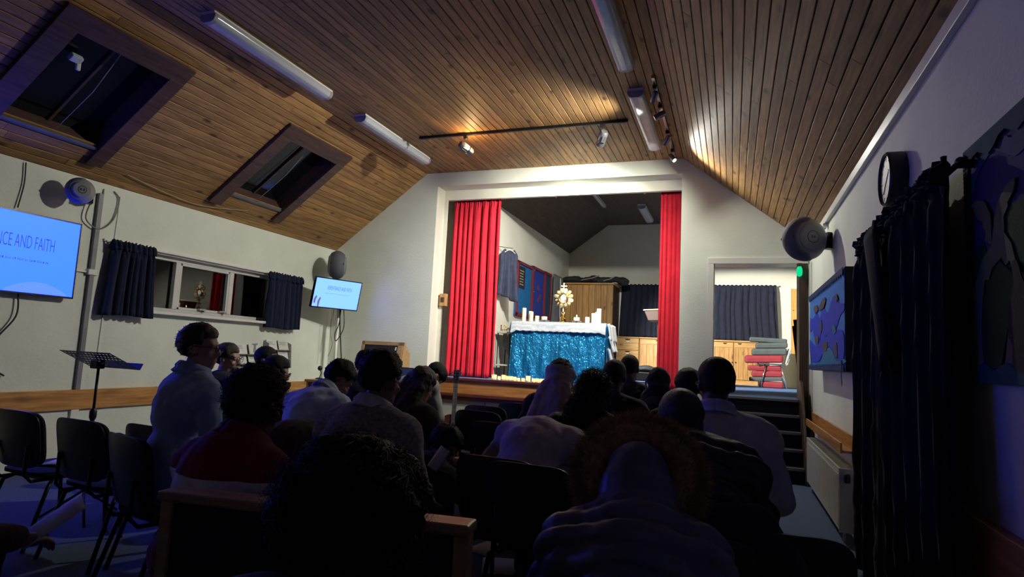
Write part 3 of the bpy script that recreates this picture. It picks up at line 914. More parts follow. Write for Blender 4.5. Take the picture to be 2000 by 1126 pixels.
for y in (-1.4, -0.3, 0.7, 1.5):
    MB().bb(0, 0.03, y - 0.015, y + 0.015, 0.0, 0.035).build('bracket', m_white, t)
MB().bb(0.0, 0.02, -1.1, 1.0, -0.005, 0.05).build('batten', m_white, t)

m_black_velvet = mat('black_navy_drape', (0.006, 0.008, 0.022), 0.95, var=0.3, scale=9, sheen=0.08, spec=0.15)
t = thing('door_curtain', 'floor-length dark navy curtain on the right wall under the clock', 'curtain', (XR - 0.12, 3.85, 0.0))
hang((0, -1.0), (0, 0.86), 0.03, 2.13, (1, 0), 0.040, 8.0, 2.2, m_black_velvet, t, nu=170, nv=40, flare=1.10, gather=0.05, thick=0.01, hem=0.01)
hang((-0.012, -1.0), (-0.012, 0.86), 2.09, 2.20, (1, 0), 0.045, 19, 1.1, m_black_velvet, t, 'heading', nu=190, nv=5, gather=0.01, thick=0.01)
fold = MB()
def ff(u, v):
    y = 0.25 - 0.25 * u - 0.45 * v * (1 - 0.4 * u); z = 2.05 - 0.75 * v + 0.1 * u
    return (-0.055 - 0.03 * math.sin(3.14 * u), y, z)
fold.grid(ff, 8, 14); fold.build('swag', m_black_velvet, t, smooth=True, solid=0.012)
t = thing('curtain_pole', 'dark curtain pole carrying the long navy curtain', 'curtain rail', (XR, 3.85, 2.16))
MB().tube([(-0.085, -1.06, 0), (-0.085, 0.92, 0)], 0.012, 10).build('pole', m_darkmetal, t, smooth=True)
for y in (-1.03, 0.9):
    MB().bar((0, y, 0), (-0.09, y, 0), 0.02, 0.03).build('bracket', m_darkmetal, t)
    MB().ell((-0.085, y * 1.03, 0), (0.02, 0.025, 0.02)).build('finial', m_darkmetal, t, smooth=True)

# ================================================================ RIGHT WALL
t = thing('wall_clock', 'dark drum-shaped wall clock above the long navy curtain', 'clock', (XR, 4.03, 2.448))
rm = Matrix.Rotation(R(-90), 4, 'Y')
MB().lathe([(0.155, 0), (0.16, 0.01), (0.16, 0.085), (0.15, 0.095), (0.142, 0.085), (0.142, 0.078)], 40, rm).build('case', m_black, t, smooth=35)
fc = MB().lathe([(0.143, 0.074), (0.143, 0.079)], 40, rm).build('face', mat('cream_dial', (0.55, 0.53, 0.45), 0.5, var=0.03), t)
hm = MB()
for k in range(12):
    a = 2 * math.pi * k / 12
    hm.box((-0.080, 0.12 * math.sin(a), 0.12 * math.cos(a)), (0.002, 0.008, 0.022), Matrix.Rotation(-a, 3, 'X'))
hm.build('hour_mark', m_black, fc)
for a, L in ((R(-50), 0.07), (R(130), 0.105)):
    MB().bar((-0.082, 0, 0), (-0.082, L * math.sin(a), L * math.cos(a)), 0.010, 0.002, (1, 0, 0)).build('hand', m_black, fc)

t = thing('radiator', 'white panel radiator on the right wall under the wooden rail', 'radiator', (XR - 0.08, 6.54, 0.07))
m_rad = mat('cream_radiator_enamel', (0.52, 0.51, 0.43), 0.35, var=0.05)
pn = MB().bb(-0.055, -0.03, -1.09, 1.09, 0.02, 0.48).build('front_panel', m_rad, t, bevel=0.012)
for k in range(40):
    y = -1.05 + 2.10 * (k + 0.5) / 40
    MB().bb(-0.060, -0.053, y - 0.017, y + 0.017, 0.05, 0.45).build('rib', m_rad, pn, bevel=0.003)
MB().bb(0.01, 0.035, -1.09, 1.09, 0.02, 0.48).build('back_panel', m_rad, t, bevel=0.01)
tg = MB(); tg.bb(-0.06, -0.045, -1.1, 1.1, 0.485, 0.50); tg.bb(0.025, 0.04, -1.1, 1.1, 0.485, 0.50)
for k in range(60):
    y = -1.08 + 2.16 * k / 59
    tg.bb(-0.045, 0.025, y - 0.004, y + 0.004, 0.488, 0.497)
tg.build('top_grille', m_rad, t)
for s in (-1, 1):
    MB().bb(-0.06, 0.04, s * 1.09 - 0.008, s * 1.09 + 0.008, 0.02, 0.50).build('end_panel', m_rad, t, bevel=0.003)
    MB().tube([(-0.01, s * 1.0, 0.03), (-0.01, s * 1.0, -0.07)], 0.012, 8).build('pipe', m_rad, t, smooth=True)
MB().lathe([(0.02, 0), (0.024, 0.01), (0.024, 0.06), (0.018, 0.07)], 14, Matrix.Translation((-0.01, -1.14, 0.40))).build('valve', m_black, t, smooth=30)
MB().tube([(-0.01, -1.10, 0.43), (-0.01, -1.15, 0.43)], 0.009, 8).build('valve_tail', m_chrome, t)

def wavy(pts, n=6, amp=0.0, seed=0):
    """smooth a (y, z) outline with Catmull-Rom"""
    out = []; L = len(pts); rn = random.Random(seed)
    for i in range(L):
        p0, p1, p2, p3 = [Vector((*pts[(i + k) % L], 0)) for k in (-1, 0, 1, 2)]
        for k in range(n):
            u = k / n
            q = 0.5 * ((2 * p1) + (p2 - p0) * u + (2 * p0 - 5 * p1 + 4 * p2 - p3) * u * u + (3 * p1 - p0 - 3 * p2 + p3) * u ** 3)
            out.append((q.x + rn.uniform(-amp, amp), q.y + rn.uniform(-amp, amp)))
    return out
def cut(name, parent, pts, x, th, m, smooth_n=0):
    """paper cut-out lying on a board that faces -X: outline in (y, z)"""
    if smooth_n: pts = wavy(pts, smooth_n)
    return MB().prism([(-p[0], p[1]) for p in pts], (x, 0, 0), (0, -1, 0), (0, 0, 1), th).build(name, m, parent)
def paper(name, c, v=0.12, b=0.2):
    return mat(name, c, 0.85, var=v, scale=14, bump=b, bscale=120, spec=0.2)
# ---------------------------------------------------------------- collage boards
t = thing('palm_collage', 'large paper collage of a palm tree and green hill, cut by the right edge', 'wall art')
XB = XR - 0.030
MB().bb(XB, XR - 0.004, 1.45, 2.90, 1.305, 2.228).build('board', paper('night_blue_backing', (0.020, 0.022, 0.10)), t, bevel=0.004)
p_teal = paper('teal_corrugated_card', (0.018, 0.075, 0.115)); p_sky = paper('slate_blue_paper', (0.045, 0.075, 0.16)); p_deep = paper('indigo_paper', (0.030, 0.024, 0.135))
p_palm = paper('sage_green_felt', (0.105, 0.125, 0.085)); p_green = paper('forest_green_felt', (0.020, 0.052, 0.022)); p_trunk = paper('mauve_grey_felt', (0.14, 0.12, 0.125)); p_fig = paper('charcoal_felt', (0.022, 0.020, 0.026))
ext = lambda pts, y: pts
cut('indigo_sky', t, [(2.858, 1.945), (2.795, 2.078), (2.737, 2.123), (2.633, 2.145), (2.575, 2.135), (2.49, 2.083), (2.374, 2.08), (2.15, 2.13), (1.9, 2.06), (1.6, 2.12), (1.46, 2.05), (1.46, 1.70), (2.406, 1.70), (2.86, 1.70)], XB, 0.003, p_deep)
cut('cloud_band', t, [(2.85, 2.104), (2.814, 2.185), (2.735, 2.148), (2.656, 2.173), (2.563, 2.132), (2.516, 2.163), (2.464, 2.139), (2.42, 2.16), (2.365, 2.184), (2.1, 2.19), (1.8, 2.18), (1.5, 2.19), (1.5, 2.10), (1.9, 2.06), (2.15, 2.12), (2.375, 2.068), (2.459, 2.073), (2.563, 2.125), (2.633, 2.146), (2.737, 2.115), (2.795, 2.074), (2.835, 2.002)], XB - 0.003, 0.003, p_sky, 3)
cut('green_bush', t, [(2.53, 1.879), (2.484, 1.915), (2.392, 1.905), (2.3, 1.93), (2.15, 1.88), (2.05, 1.93), (1.95, 1.80), (2.1, 1.66), (2.412, 1.668), (2.468, 1.748), (2.525, 1.822)], XB - 0.003, 0.004, p_green, 3)
cut('green_slope', t, [(2.86, 1.72), (2.80, 1.80), (2.73, 1.82), (2.70, 1.70), (2.79, 1.64), (2.86, 1.64)], XB - 0.003, 0.003, p_green, 3)
cut('green_hill', t, [(2.62, 1.75), (2.476, 1.668), (2.471, 1.606), (2.545, 1.487), (2.611, 1.36), (2.767, 1.345), (2.78, 1.519), (2.735, 1.660)], XB - 0.004, 0.004, p_green)
cut('palm_trunk', t, [(2.74, 1.69), (2.772, 1.499), (2.765, 1.36), (2.83, 1.36), (2.865, 1.442), (2.87, 1.608), (2.804, 1.69)], XB - 0.006, 0.004, p_trunk, 3)
cut('palm_leaf', t, [(2.831, 1.992), (2.775, 1.999), (2.698, 1.977), (2.642, 1.915), (2.639, 1.80), (2.700, 1.826), (2.690, 1.86), (2.719, 1.883), (2.712, 1.90), (2.768, 1.924)], XB - 0.009, 0.004, p_palm)
cut('palm_leaf', t, [(2.640, 1.80), (2.608, 1.897), (2.569, 1.945), (2.499, 1.983), (2.43, 1.991), (2.44, 1.948), (2.494, 1.922), (2.491, 1.907), (2.53, 1.879), (2.529, 1.823), (2.476, 1.776), (2.438, 1.689), (2.474, 1.686), (2.495, 1.72), (2.524, 1.706), (2.56, 1.74), (2.611, 1.725), (2.648, 1.712), (2.675, 1.677), (2.715, 1.68), (2.741, 1.616), (2.759, 1.645), (2.805, 1.663), (2.743, 1.756)], XB - 0.009, 0.004, p_palm)
cut('sand_patch', t, [(2.588, 1.35), (2.545, 1.487), (2.487, 1.44), (2.44, 1.46), (2.3, 1.44), (1.9, 1.48), (1.6, 1.42), (1.5, 1.34)], XB - 0.003, 0.003, p_trunk)
cut('dark_figure', t, [(2.474, 1.70), (2.45, 1.715), (2.424, 1.70), (2.40, 1.65), (2.36, 1.60), (2.33, 1.50), (2.34, 1.35), (2.485, 1.35), (2.487, 1.431), (2.516, 1.459), (2.513, 1.53), (2.493, 1.59), (2.459, 1.631)], XB - 0.012, 0.004, p_fig, 2)
cut('border_strip', t, [(2.905, 2.226), (2.847, 2.196), (2.861, 2.107), (2.841, 2.005), (2.867, 1.904), (2.878, 1.801), (2.868, 1.714), (2.852, 1.627), (2.862, 1.504), (2.871, 1.422), (2.865, 1.361), (2.905, 1.32)], XB - 0.006, 0.006, p_teal)
for k in range(46):
    z = 1.36 + 0.018 * k
    MB().bb(XB - 0.0145, XB - 0.012, 2.872, 2.900, z, z + 0.007).build('corrugation', p_teal, t)
tops = [(2.905, 2.23), (1.45, 2.23)]
sc1 = [(1.45 + i * 0.05, 2.165 + 0.022 * math.sin(i * 1.25)) for i in range(29)]
cut('border_strip', t, tops + sc1, XB - 0.006, 0.006, p_teal)
sc2 = [(1.45 + i * 0.05, 1.362 + 0.014 * math.sin(i * 1.5)) for i in range(30)]
cut('border_strip', t, [(2.913, 1.30), (1.45, 1.30)] + sc2, XB - 0.008, 0.006, p_teal)

t = thing('sea_collage', 'blue paper sea collage in a deep dark frame on the right wall', 'wall art')
XS = XR - 0.118
MB().bb(XS, XR, 5.225, 7.44, 1.312, 2.118).build('box_frame', mat('dark_brown_box', (0.012, 0.008, 0.006), 0.6), t, bevel=0.006)
p_sea = paper('azure_paper', (0.045, 0.20, 0.62)); p_wave = paper('ultramarine_paper', (0.028, 0.045, 0.55)); p_navyp = paper('navy_border_paper', (0.018, 0.035, 0.14)); p_tealp = paper('teal_paper', (0.03, 0.17, 0.34)); p_isl = paper('brown_sugar_paper', (0.10, 0.075, 0.10), 0.5)
MB().bb(XS - 0.004, XS, 5.23, 7.44, 1.32, 2.11).build('sheet', p_sea, t)
XS -= 0.004
cut('wave_layer', t, [(7.40, 1.87), (7.317, 1.861), (7.082, 1.851), (6.842, 1.887), (6.622, 1.812), (6.369, 1.905), (6.106, 1.823), (5.79, 1.934), (5.571, 1.921), (5.457, 1.857), (5.237, 1.831), (5.24, 1.777), (5.405, 1.753), (5.584, 1.671), (5.645, 1.684), (5.837, 1.665), (6.078, 1.647), (6.265, 1.613), (6.5, 1.679), (6.674, 1.572), (6.9, 1.556), (7.186, 1.739), (7.40, 1.72)], XS, 0.004, p_wave, 3)
cut('wave_layer', t, [(7.42, 1.63), (7.294, 1.618), (6.947, 1.557), (6.674, 1.572), (6.38, 1.662), (6.19, 1.609), (5.971, 1.672), (5.773, 1.642), (5.526, 1.648), (5.302, 1.627), (5.236, 1.569), (5.238, 1.444), (5.37, 1.383), (5.539, 1.402), (5.911, 1.516), (6.121, 1.512), (6.428, 1.464), (6.681, 1.4), (7.147, 1.402), (7.36, 1.45)], XS - 0.002, 0.004, p_wave, 3)
cut('wave_layer', t, [(6.512, 1.398), (6.348, 1.485), (5.979, 1.518), (5.719, 1.443), (5.54, 1.393), (5.261, 1.409), (5.247, 1.372), (7.0, 1.366)], XS - 0.004, 0.004, p_tealp, 2)
isl = [[(7.029, 1.964), (6.793, 1.961), (6.706, 1.894), (6.935, 1.895)], [(6.661, 1.919), (6.287, 1.986), (6.174, 1.963), (6.291, 1.898), (6.492, 1.893)], [(6.582, 1.729), (6.455, 1.789), (6.418, 1.697), (6.584, 1.683)], [(6.992, 1.643), (6.672, 1.641), (6.763, 1.563)], [(6.384, 1.563), (6.191, 1.577), (6.083, 1.553), (6.122, 1.491), (6.347, 1.507)], [(5.619, 1.936), (5.511, 1.924), (5.484, 1.883), (5.603, 1.89)], [(5.703, 1.52), (5.562, 1.535), (5.538, 1.421), (5.657, 1.451)]]
for k, pts in enumerate(isl):
    cut('island', t, wavy(pts, 4, 0.008, k), XS - 0.006, 0.004, p_isl)
cut('fish_shape', t, [(5.811, 1.664), (5.694, 1.700), (5.586, 1.640), (5.697, 1.618)], XS - 0.006, 0.004, p_tealp, 3)
n_t = 22
for (zb, zt, sgn) in ((2.045, 2.112, -1), (1.318, 1.372, 1)):
    pts = []
    for k in range(n_t):
        y0 = 5.23 + (7.44 - 5.23) * k / n_t; y1 = 5.23 + (7.44 - 5.23) * (k + 1) / n_t
        if sgn < 0: pts += [(y0 + 0.005, zb + 0.028), (y0 + (y1 - y0) * 0.45, zb), (y1 - 0.005, zb + 0.028)]
        else: pts += [(y0 + 0.005, zt - 0.022), (y0 + (y1 - y0) * 0.55, zt), (y1 - 0.005, zt - 0.022)]
    if sgn < 0: pts += [(7.44, zt), (5.23, zt)]
    else: pts += [(7.44, zb), (5.23, zb)]
    cut('border_strip', t, pts, XS - 0.008, 0.004, p_navyp)
cut('loose_strip', t, [(5.33, 1.40), (5.29, 1.40), (5.31, 1.30), (5.28, 1.23), (5.30, 1.20), (5.33, 1.28)], XS - 0.012, 0.003, p_navyp)
cut('paper_label', t, [(7.36, 1.49), (7.30, 1.50), (7.27, 1.38), (7.33, 1.37)], XS - 0.012, 0.003, paper('white_paper_scrap', (0.6, 0.6, 0.62)))

# ================================================================ ON THE STAGE
# red stage curtains
m_red = mat('red_stage_velvet', (0.62, 0.022, 0.045), 0.75, var=0.12, scale=5, sheen=0.04, spec=0.15)
for lab, xa, xb, za, n, sd in (('wide red stage curtain drawn to the left of the altar', -4.36, -3.53, 3.79, 7, 0.7), ('narrow red stage curtain drawn to the right beside the doorway', -1.01, -0.72, 3.81, 4, 2.9)):
    xm = (xa + xb) / 2
    t = thing('stage_curtain', lab, 'curtain', (xm, D + 0.42, ZS), 0, 'red curtains of the stage')
    hang((xa - xm, 0), (xb - xm, 0), 0.015, za - ZS, (0, -1), 0.048 if n == 7 else 0.035, n, sd, m_red, t, nu=190 if n == 7 else 90, nv=40, flare=1.04, gather=0.05, thick=0.008)
    hang((xa - xm, 0.0), (xb - xm, 0.0), za - ZS - 0.02, za - ZS + 0.035, (0, -1), 0.03, n * 2.4, sd + 2, mat('dark_red_heading', (0.22, 0.010, 0.02), 0.8), t, 'heading', nu=110, nv=3, gather=0.01)
t = thing('stage_curtain_rail', 'metal rail with small brackets carrying the red stage curtains', 'curtain rail', (0, D + 0.42, 3.84))
MB().bb(OXL + 0.02, OXR - 0.02, -0.012, 0.012, 0.02, 0.05).build('rail', m_steel, t)
for x in (-3.4, -2.62, -1.9, -1.25, -0.9):
    MB().bb(x - 0.012, x + 0.012, -0.02, 0.02, -0.045 if x in (-2.62, -1.25) else 0.0, 0.08).build('runner', mat('brass_runner', (0.7, 0.55, 0.25), 0.3, 0.8), t)
for x in (-3.3, -2.4, -1.5):
    MB().bb(x - 0.02, x + 0.02, -0.02, 0.02, 0.05, 0.62).build('hanger', m_steel, t)
t = thing('curtain_winch', 'small wooden box on the jamb left of the red curtain', 'box', (-4.385, D + 0.27, 2.04))
MB().bb(-0.055, 0.055, -0.05, 0.03, 0.0, 0.20).build('case', wood('pine_case', (0.40, 0.20, 0.07), (0.62, 0.36, 0.15), 0.5, 0.4, 'Z'), t, bevel=0.006)
MB().bb(-0.03, 0.03, -0.056, -0.05, 0.06, 0.14).build('cover_plate', m_darkwood, t, bevel=0.002)
MB().tube([(0.02, -0.02, 0), (0.02, -0.02, -1.09)], 0.006, 6).build('cord', m_cable, t)

# altar table and its cloths
AX0, AX1, AY0, AY1, AZ = -3.36, -1.85, 9.40, 10.05, 1.868
t = thing('altar_table', 'trestle altar table on the stage hidden under its cloths', 'table', ((AX0 + AX1) / 2, (AY0 + AY1) / 2, ZS))
hw, hd_ = (AX1 - AX0) / 2, (AY1 - AY0) / 2
MB().bb(-hw + 0.03, hw - 0.03, -hd_ + 0.03, hd_ - 0.03, AZ - ZS - 0.05, AZ - ZS - 0.012).build('tabletop', m_oakX, t, bevel=0.004)
for sx in (-1, 1):
    for sy in (-1, 1):
        MB().bb(sx * (hw - 0.10) - 0.02, sx * (hw - 0.10) + 0.02, sy * (hd_ - 0.10) - 0.02, sy * (hd_ - 0.10) + 0.02, 0, AZ - ZS - 0.05).build('leg', m_darkmetal, t)

m, nt, b = _nodes('crushed_blue_satin')
MATS['crushed_blue_satin'] = m
b.inputs['Base Color'].default_value = (0.012, 0.22, 0.46, 1)
b.inputs['Roughness'].default_value = 0.30
b.inputs['Metallic'].default_value = 0.55
vec = _coords(nt, (1, 1, 0.55))
n1 = nt.nodes.new('ShaderNodeTexNoise'); n1.inputs['Scale'].default_value = 26; n1.inputs['Detail'].default_value = 6; n1.inputs['Distortion'].default_value = 1.2
n2 = nt.nodes.new('ShaderNodeTexVoronoi'); n2.inputs['Scale'].default_value = 38; n2.feature = 'DISTANCE_TO_EDGE'
ad = nt.nodes.new('ShaderNodeMath'); ad.operation = 'MULTIPLY_ADD'; ad.inputs[1].default_value = 0.8
nt.links.new(vec, n1.inputs['Vector']); nt.links.new(vec, n2.inputs['Vector'])
nt.links.new(n2.outputs['Distance'], ad.inputs[0]); nt.links.new(n1.outputs['Fac'], ad.inputs[2])
bp = nt.nodes.new('ShaderNodeBump'); bp.inputs['Strength'].default_value = 0.8; bp.inputs['Distance'].default_value = 0.02
nt.links.new(ad.outputs[0], bp.inputs['Height']); nt.links.new(bp.outputs[0], b.inputs['Normal'])
m_satin = m
t = thing('blue_altar_cloth', 'crushed shiny blue cloth hanging to the floor round the altar', 'altar cloth', ((AX0 + AX1) / 2, AY0, ZS))
def satin(xa, xb, seed, sideL=False, sideR=False):
    def fn(u, v):
        x = xa + (xb - xa) * u
        z = (AZ - ZS - 0.02) * (1 - v) + 0.012
        p = Vector((x * 9, seed, z * 2.2))
        off = 0.030 * noise.noise(p) + 0.018 * noise.noise(Vector((x * 21, seed + 4, z * 3.0))) + 0.008 * noise.noise(Vector((x * 45, seed, z * 16)))
        off += 0.016 * math.sin(26 * x + 2.4 * math.sin(3 * z) + seed) * (0.3 + 0.7 * v)
        k = 1 + 0.015 * v
        return (x * k, -0.030 - 0.045 * v + off * (0.25 + 0.75 * v), z)
    return MB().grid(fn, 120, 90)
satin(-hw - 0.01, 0.03, 1.3).build('left_drop', m_satin, t, smooth=True, solid=0.004)
satin(0.035, hw + 0.01, 6.1).build('right_drop', m_satin, t, smooth=True, solid=0.004)
for sx in (-1, 1):
    def fs_(u, v, sx=sx):
        y = -0.03 + (2 * hd_ - 0.05) * u; z = (AZ - ZS - 0.02) * (1 - v) + 0.012
        return (sx * (hw + 0.012 + 0.03 * v) + 0.018 * noise.noise(Vector((y * 9, sx, z * 2))), y, z)
    MB().grid(fs_, 50, 60).build('side_drop', m_satin, t, smooth=True, solid=0.004)

m, nt, b = _nodes('white_lace')
MATS['white_lace'] = m
b.inputs['Roughness'].default_value = 0.8
vec = _coords(nt, (1, 1, 1))
vo = nt.nodes.new('ShaderNodeTexVoronoi'); vo.inputs['Scale'].default_value = 55; vo.inputs['Randomness'].default_value = 0.25
nt.links.new(vec, vo.inputs['Vector'])
cr_ = nt.nodes.new('ShaderNodeValToRGB'); cr_.color_ramp.elements[0].position = 0.28; cr_.color_ramp.elements[1].position = 0.42
cr_.color_ramp.elements[0].color = (0.82, 0.83, 0.85, 1); cr_.color_ramp.elements[1].color = (0.42, 0.46, 0.52, 1)
nt.links.new(vo.outputs['Distance'], cr_.inputs[0]); nt.links.new(cr_.outputs[0], b.inputs['Base Color'])
m_lace = m
m_linen = mat('white_linen', (0.78, 0.79, 0.82), 0.8, var=0.06, bump=0.3, bscale=90)
t = thing('white_altar_cloth', 'white lace-edged cloth lying over the top of the altar', 'altar cloth', ((AX0 + AX1) / 2, (AY0 + AY1) / 2, AZ))
MB().bb(-hw - 0.02, hw + 0.02, -hd_ - 0.03, hd_ + 0.02, -0.012, 0.0).build('top', m_linen, t, bevel=0.004)
def lacef(u, v):
    x = (-hw - 0.02) + (2 * hw + 0.04) * u
    dep = 0.150 + 0.010 * abs(math.sin(u * 14 * math.pi)) + (0.05 * max(0, 1 - u / 0.06)) + (0.035 * max(0, 1 - (1 - u) / 0.05))
    return (x, -hd_ - 0.034 - 0.050 * (v ** 0.5) - 0.012 * math.sin(u * 9 + 1) * v - 0.004 * math.sin(u * 40) * v, -0.002 - dep * v)
MB().grid(lacef, 160, 10).build('lace_border', m_lace, t, smooth=True, solid=0.003)
def lacel(u, v):
    return (-hw - 0.03 - 0.05 * v - 0.015 * math.sin(9 * u), -hd_ - 0.05 + (2 * hd_ + 0.06) * u, -0.004 - (0.16 + 0.10 * max(0, 1 - u / 0.15)) * v)
MB().grid(lacel, 40, 8).build('side_drop', m_lace, t, smooth=True, solid=0.003)
for k, (z0, z1, ex_) in enumerate(((0.0, -0.26, 0.05), (-0.20, -0.42, 0.085), (-0.38, -0.62, 0.075))):
    def lr(u, v, z0=z0, z1=z1, ex_=ex_, k=k):
        return (hw + 0.025 + ex_ * (0.2 + 0.8 * v) + 0.016 * math.sin(16 * u + k), -hd_ + 0.02 + (2 * hd_ - 0.02) * u * (1 - 0.15 * k), z0 + (z1 - z0) * v - 0.006 + 0.012 * math.sin(12 * u + k))
    MB().grid(lr, 50, 10).build('side_tier', m_linen, t, smooth=True, solid=0.004)

# monstrance
m_gold = mat('polished_gold', (0.95, 0.68, 0.24), 0.22, 1.0, var=0.08, scale=20)
m_goldw = mat('pale_gold_enamel', (0.92, 0.80, 0.48), 0.3, 0.8, var=0.06)
t = thing('monstrance', 'golden sunburst monstrance with a cross standing on the altar', 'monstrance', (-2.59, 9.60, AZ))
MB().lathe([(0.085, 0), (0.085, 0.012), (0.075, 0.02), (0.06, 0.03), (0.045, 0.06), (0.035, 0.075), (0.05, 0.085), (0.035, 0.10)], 28).build('base', m_gold, t, smooth=40)
MB().lathe([(0.02, 0.095), (0.016, 0.12), (0.018, 0.14), (0.034, 0.165), (0.036, 0.185), (0.018, 0.215), (0.012, 0.25), (0.016, 0.27), (0.01, 0.30), (0.009, 0.33)], 20).build('stem', m_gold, t, smooth=40)
cz_ = 0.405
for k in range(12):
    a = 2 * math.pi * (k + 0.5) / 12
    L = 0.172 if k % 2 else 0.165
    pr = [(-0.010, 0.065), (0.010, 0.065), (0.026, 0.105), (0.030, 0.135), (0.021, L - 0.010), (0.0, L), (-0.021, L - 0.010), (-0.030, 0.135), (-0.026, 0.105)]
    ux = Vector((math.cos(a), 0, -math.sin(a))); uy = Vector((math.sin(a), 0, math.cos(a)))
    ry = MB().prism(pr, (0, -0.004, cz_), ux, uy, -0.014).build('ray', m_goldw if k % 3 == 0 else m_gold, t, bevel=0.003)
    MB().ell(Vector((0, -0.004, cz_)) + uy * 0.125, (0.014, 0.010, 0.024), Matrix.Rotation(a, 3, 'Y'), 10, 6).build('boss', m_goldw, ry, smooth=True)
fm = Matrix.Rotation(R(90), 4, 'X')
MB().lathe([(0.085, -0.012), (0.085, 0.010), (0.070, 0.020), (0.056, 0.016), (0.056, 0.010)], 32, Matrix.Translation((0, 0, cz_)) @ fm).build('halo', m_gold, t, smooth=35)
MB().torus((0, -0.016, cz_), 0.052, 0.007, Matrix.Rotation(R(90), 3, 'X')).build('lunette_ring', m_chrome, t, smooth=True)
MB().lathe([(0.047, 0.010), (0.047, 0.018)], 28, Matrix.Translation((0, 0, cz_)) @ fm).build('host', mat('white_host', (0.85, 0.84, 0.80), 0.6, var=0.02), t)
cx = MB(); cx.bb(-0.008, 0.008, -0.006, 0.006, cz_ + 0.10, cz_ + 0.238); cx.bb(-0.038, 0.038, -0.006, 0.006, cz_ + 0.188, cz_ + 0.204)
for (x, z) in ((-0.038, 0.196), (0.038, 0.196), (0, 0.238)):
    cx.ell((x, 0, cz_ + z), (0.012, 0.008, 0.012), None, 10, 6)
cx.build('cross', m_goldw, t, bevel=0.002)

# candles on the altar
m_wax = mat('ivory_wax', (0.86, 0.80, 0.58), 0.5, var=0.03)
MATS['ivory_wax'].node_tree.nodes['Principled BSDF'].inputs['Subsurface Weight'].default_value = 0.15
m_wick = mat('black_wick', (0.02, 0.015, 0.01), 0.9)
m_flame = emit('candle_flame', (1.0, 0.72, 0.30), 45.0)
def pillar(label, x, y, z, r, h, group, flame=False):
    t = thing('pillar_candle', label, 'candle', (x, y, z), 0, group)
    MB().lathe([(r, 0), (r, h - 0.004), (r * 0.94, h), (r * 0.70, h - 0.006), (r * 0.15, h - 0.008)], 20).build('wax', m_wax, t, smooth=40)
    MB().tube([(0, 0, h - 0.01), (0.002, 0, h + 0.010)], 0.0018, 6).build('wick', m_wick, t)
    if flame:
        MB().lathe([(0.001, h + 0.006), (0.006, h + 0.014), (0.004, h + 0.028), (0.0008, h + 0.042)], 8).build('flame', m_flame, t, smooth=True)
    return t
ys = 9.52
gA = 'ivory pillar candles on the altar'
for lab, x, y, r, h in (
    ('tallest ivory pillar candle at the left end of the altar', -3.225, ys, 0.033, 0.225),
    ('half-hidden ivory candle second from the left on the altar', -3.145, ys + 0.09, 0.030, 0.180),
    ('medium ivory candle third from the left on the altar', -3.098, ys, 0.030, 0.165),
    ('short ivory candle standing alone left of the monstrance', -3.000, ys, 0.034, 0.100),
    ('short ivory candle standing alone right of the monstrance', -2.165, ys, 0.034, 0.098),
    ('medium ivory candle third from the right on the altar', -2.065, ys, 0.032, 0.162),
    ('half-hidden ivory candle second from the right on the altar', -2.030, ys + 0.09, 0.030, 0.185),
    ('tallest ivory pillar candle at the right end of the altar', -1.980, ys, 0.034, 0.235)):
    pillar(lab, x, y, AZ, r, h, gA)
m_tray = mat('grey_glass_tray', (0.10, 0.11, 0.12), 0.15, var=0.1)
for side, x in (('left', -2.878), ('right', -2.340)):
    t = thing('candle_tray', 'small dark tray with feet on the altar %s of the monstrance' % side, 'tray', (x, ys, AZ), 0, 'dark trays on the altar')
    MB().bb(-0.075, 0.075, -0.06, 0.06, 0.022, 0.036).build('plate', m_tray, t, bevel=0.003)
    MB().bb(-0.04, 0.04, -0.04, 0.04, 0.0, 0.012).build('foot', m_tray, t)
    MB().lathe([(0.012, 0.010), (0.008, 0.016), (0.012, 0.024)], 12).build('stem', m_tray, t)
    t = pillar('low ivory candle block on the dark tray %s of the monstrance' % side, x, ys, AZ + 0.036, 0.048, 0.055, gA, side == 'right')

# lit tea lights along the stage edge
m_jar = frosted('frosted_glass_cup', (0.95, 0.86, 0.70))
gT = 'lit tea lights along the stage edge'
lights = [(965, 8.72, -3.36, .040, .075, 'tea light in a wide cup at the left end, under the red curtain'), (979, 8.75, -3.29, .022, .055, 'small lone tea light second from the left on the stage edge'),
 (990, 8.80, -3.24, .030, .075, 'tall tea light third from the left on the stage edge'), (997, 8.72, -3.15, .034, .066, 'tea light fourth from the left on the stage edge'), (1004, 8.70, -3.09, .034, .066, 'tea light fifth from the left on the stage edge'), (1011, 8.69, -3.03, .032, .062, 'tea light sixth from the left on the stage edge'), (1018, 8.68, -2.96, .026, .050, 'low tea light seventh from the left on the stage edge'),
 (1027, 8.66, -2.88, .026, .052, 'tea light eighth from the left on the stage edge'), (1036, 8.68, -2.81, .034, .088, 'tallest tea light glass in the middle of the row'), (1046, 8.66, -2.72, .028, .056, 'tea light just right of the tallest glass'), (1053, 8.65, -2.66, .024, .060, 'second tea light to the right of the tallest glass'), (1060, 8.65, -2.60, .028, .058, 'third tea light to the right of the tallest glass'), (1068, 8.64, -2.54, .030, .060, 'last tea light before the grey-veiled woman'),
 (1130, 8.63, -2.02, .036, .056, 'tea light right of the grey-veiled woman at the stage edge'), (1138, 8.66, -1.95, .028, .050, 'rightmost visible tea light on the stage edge')]
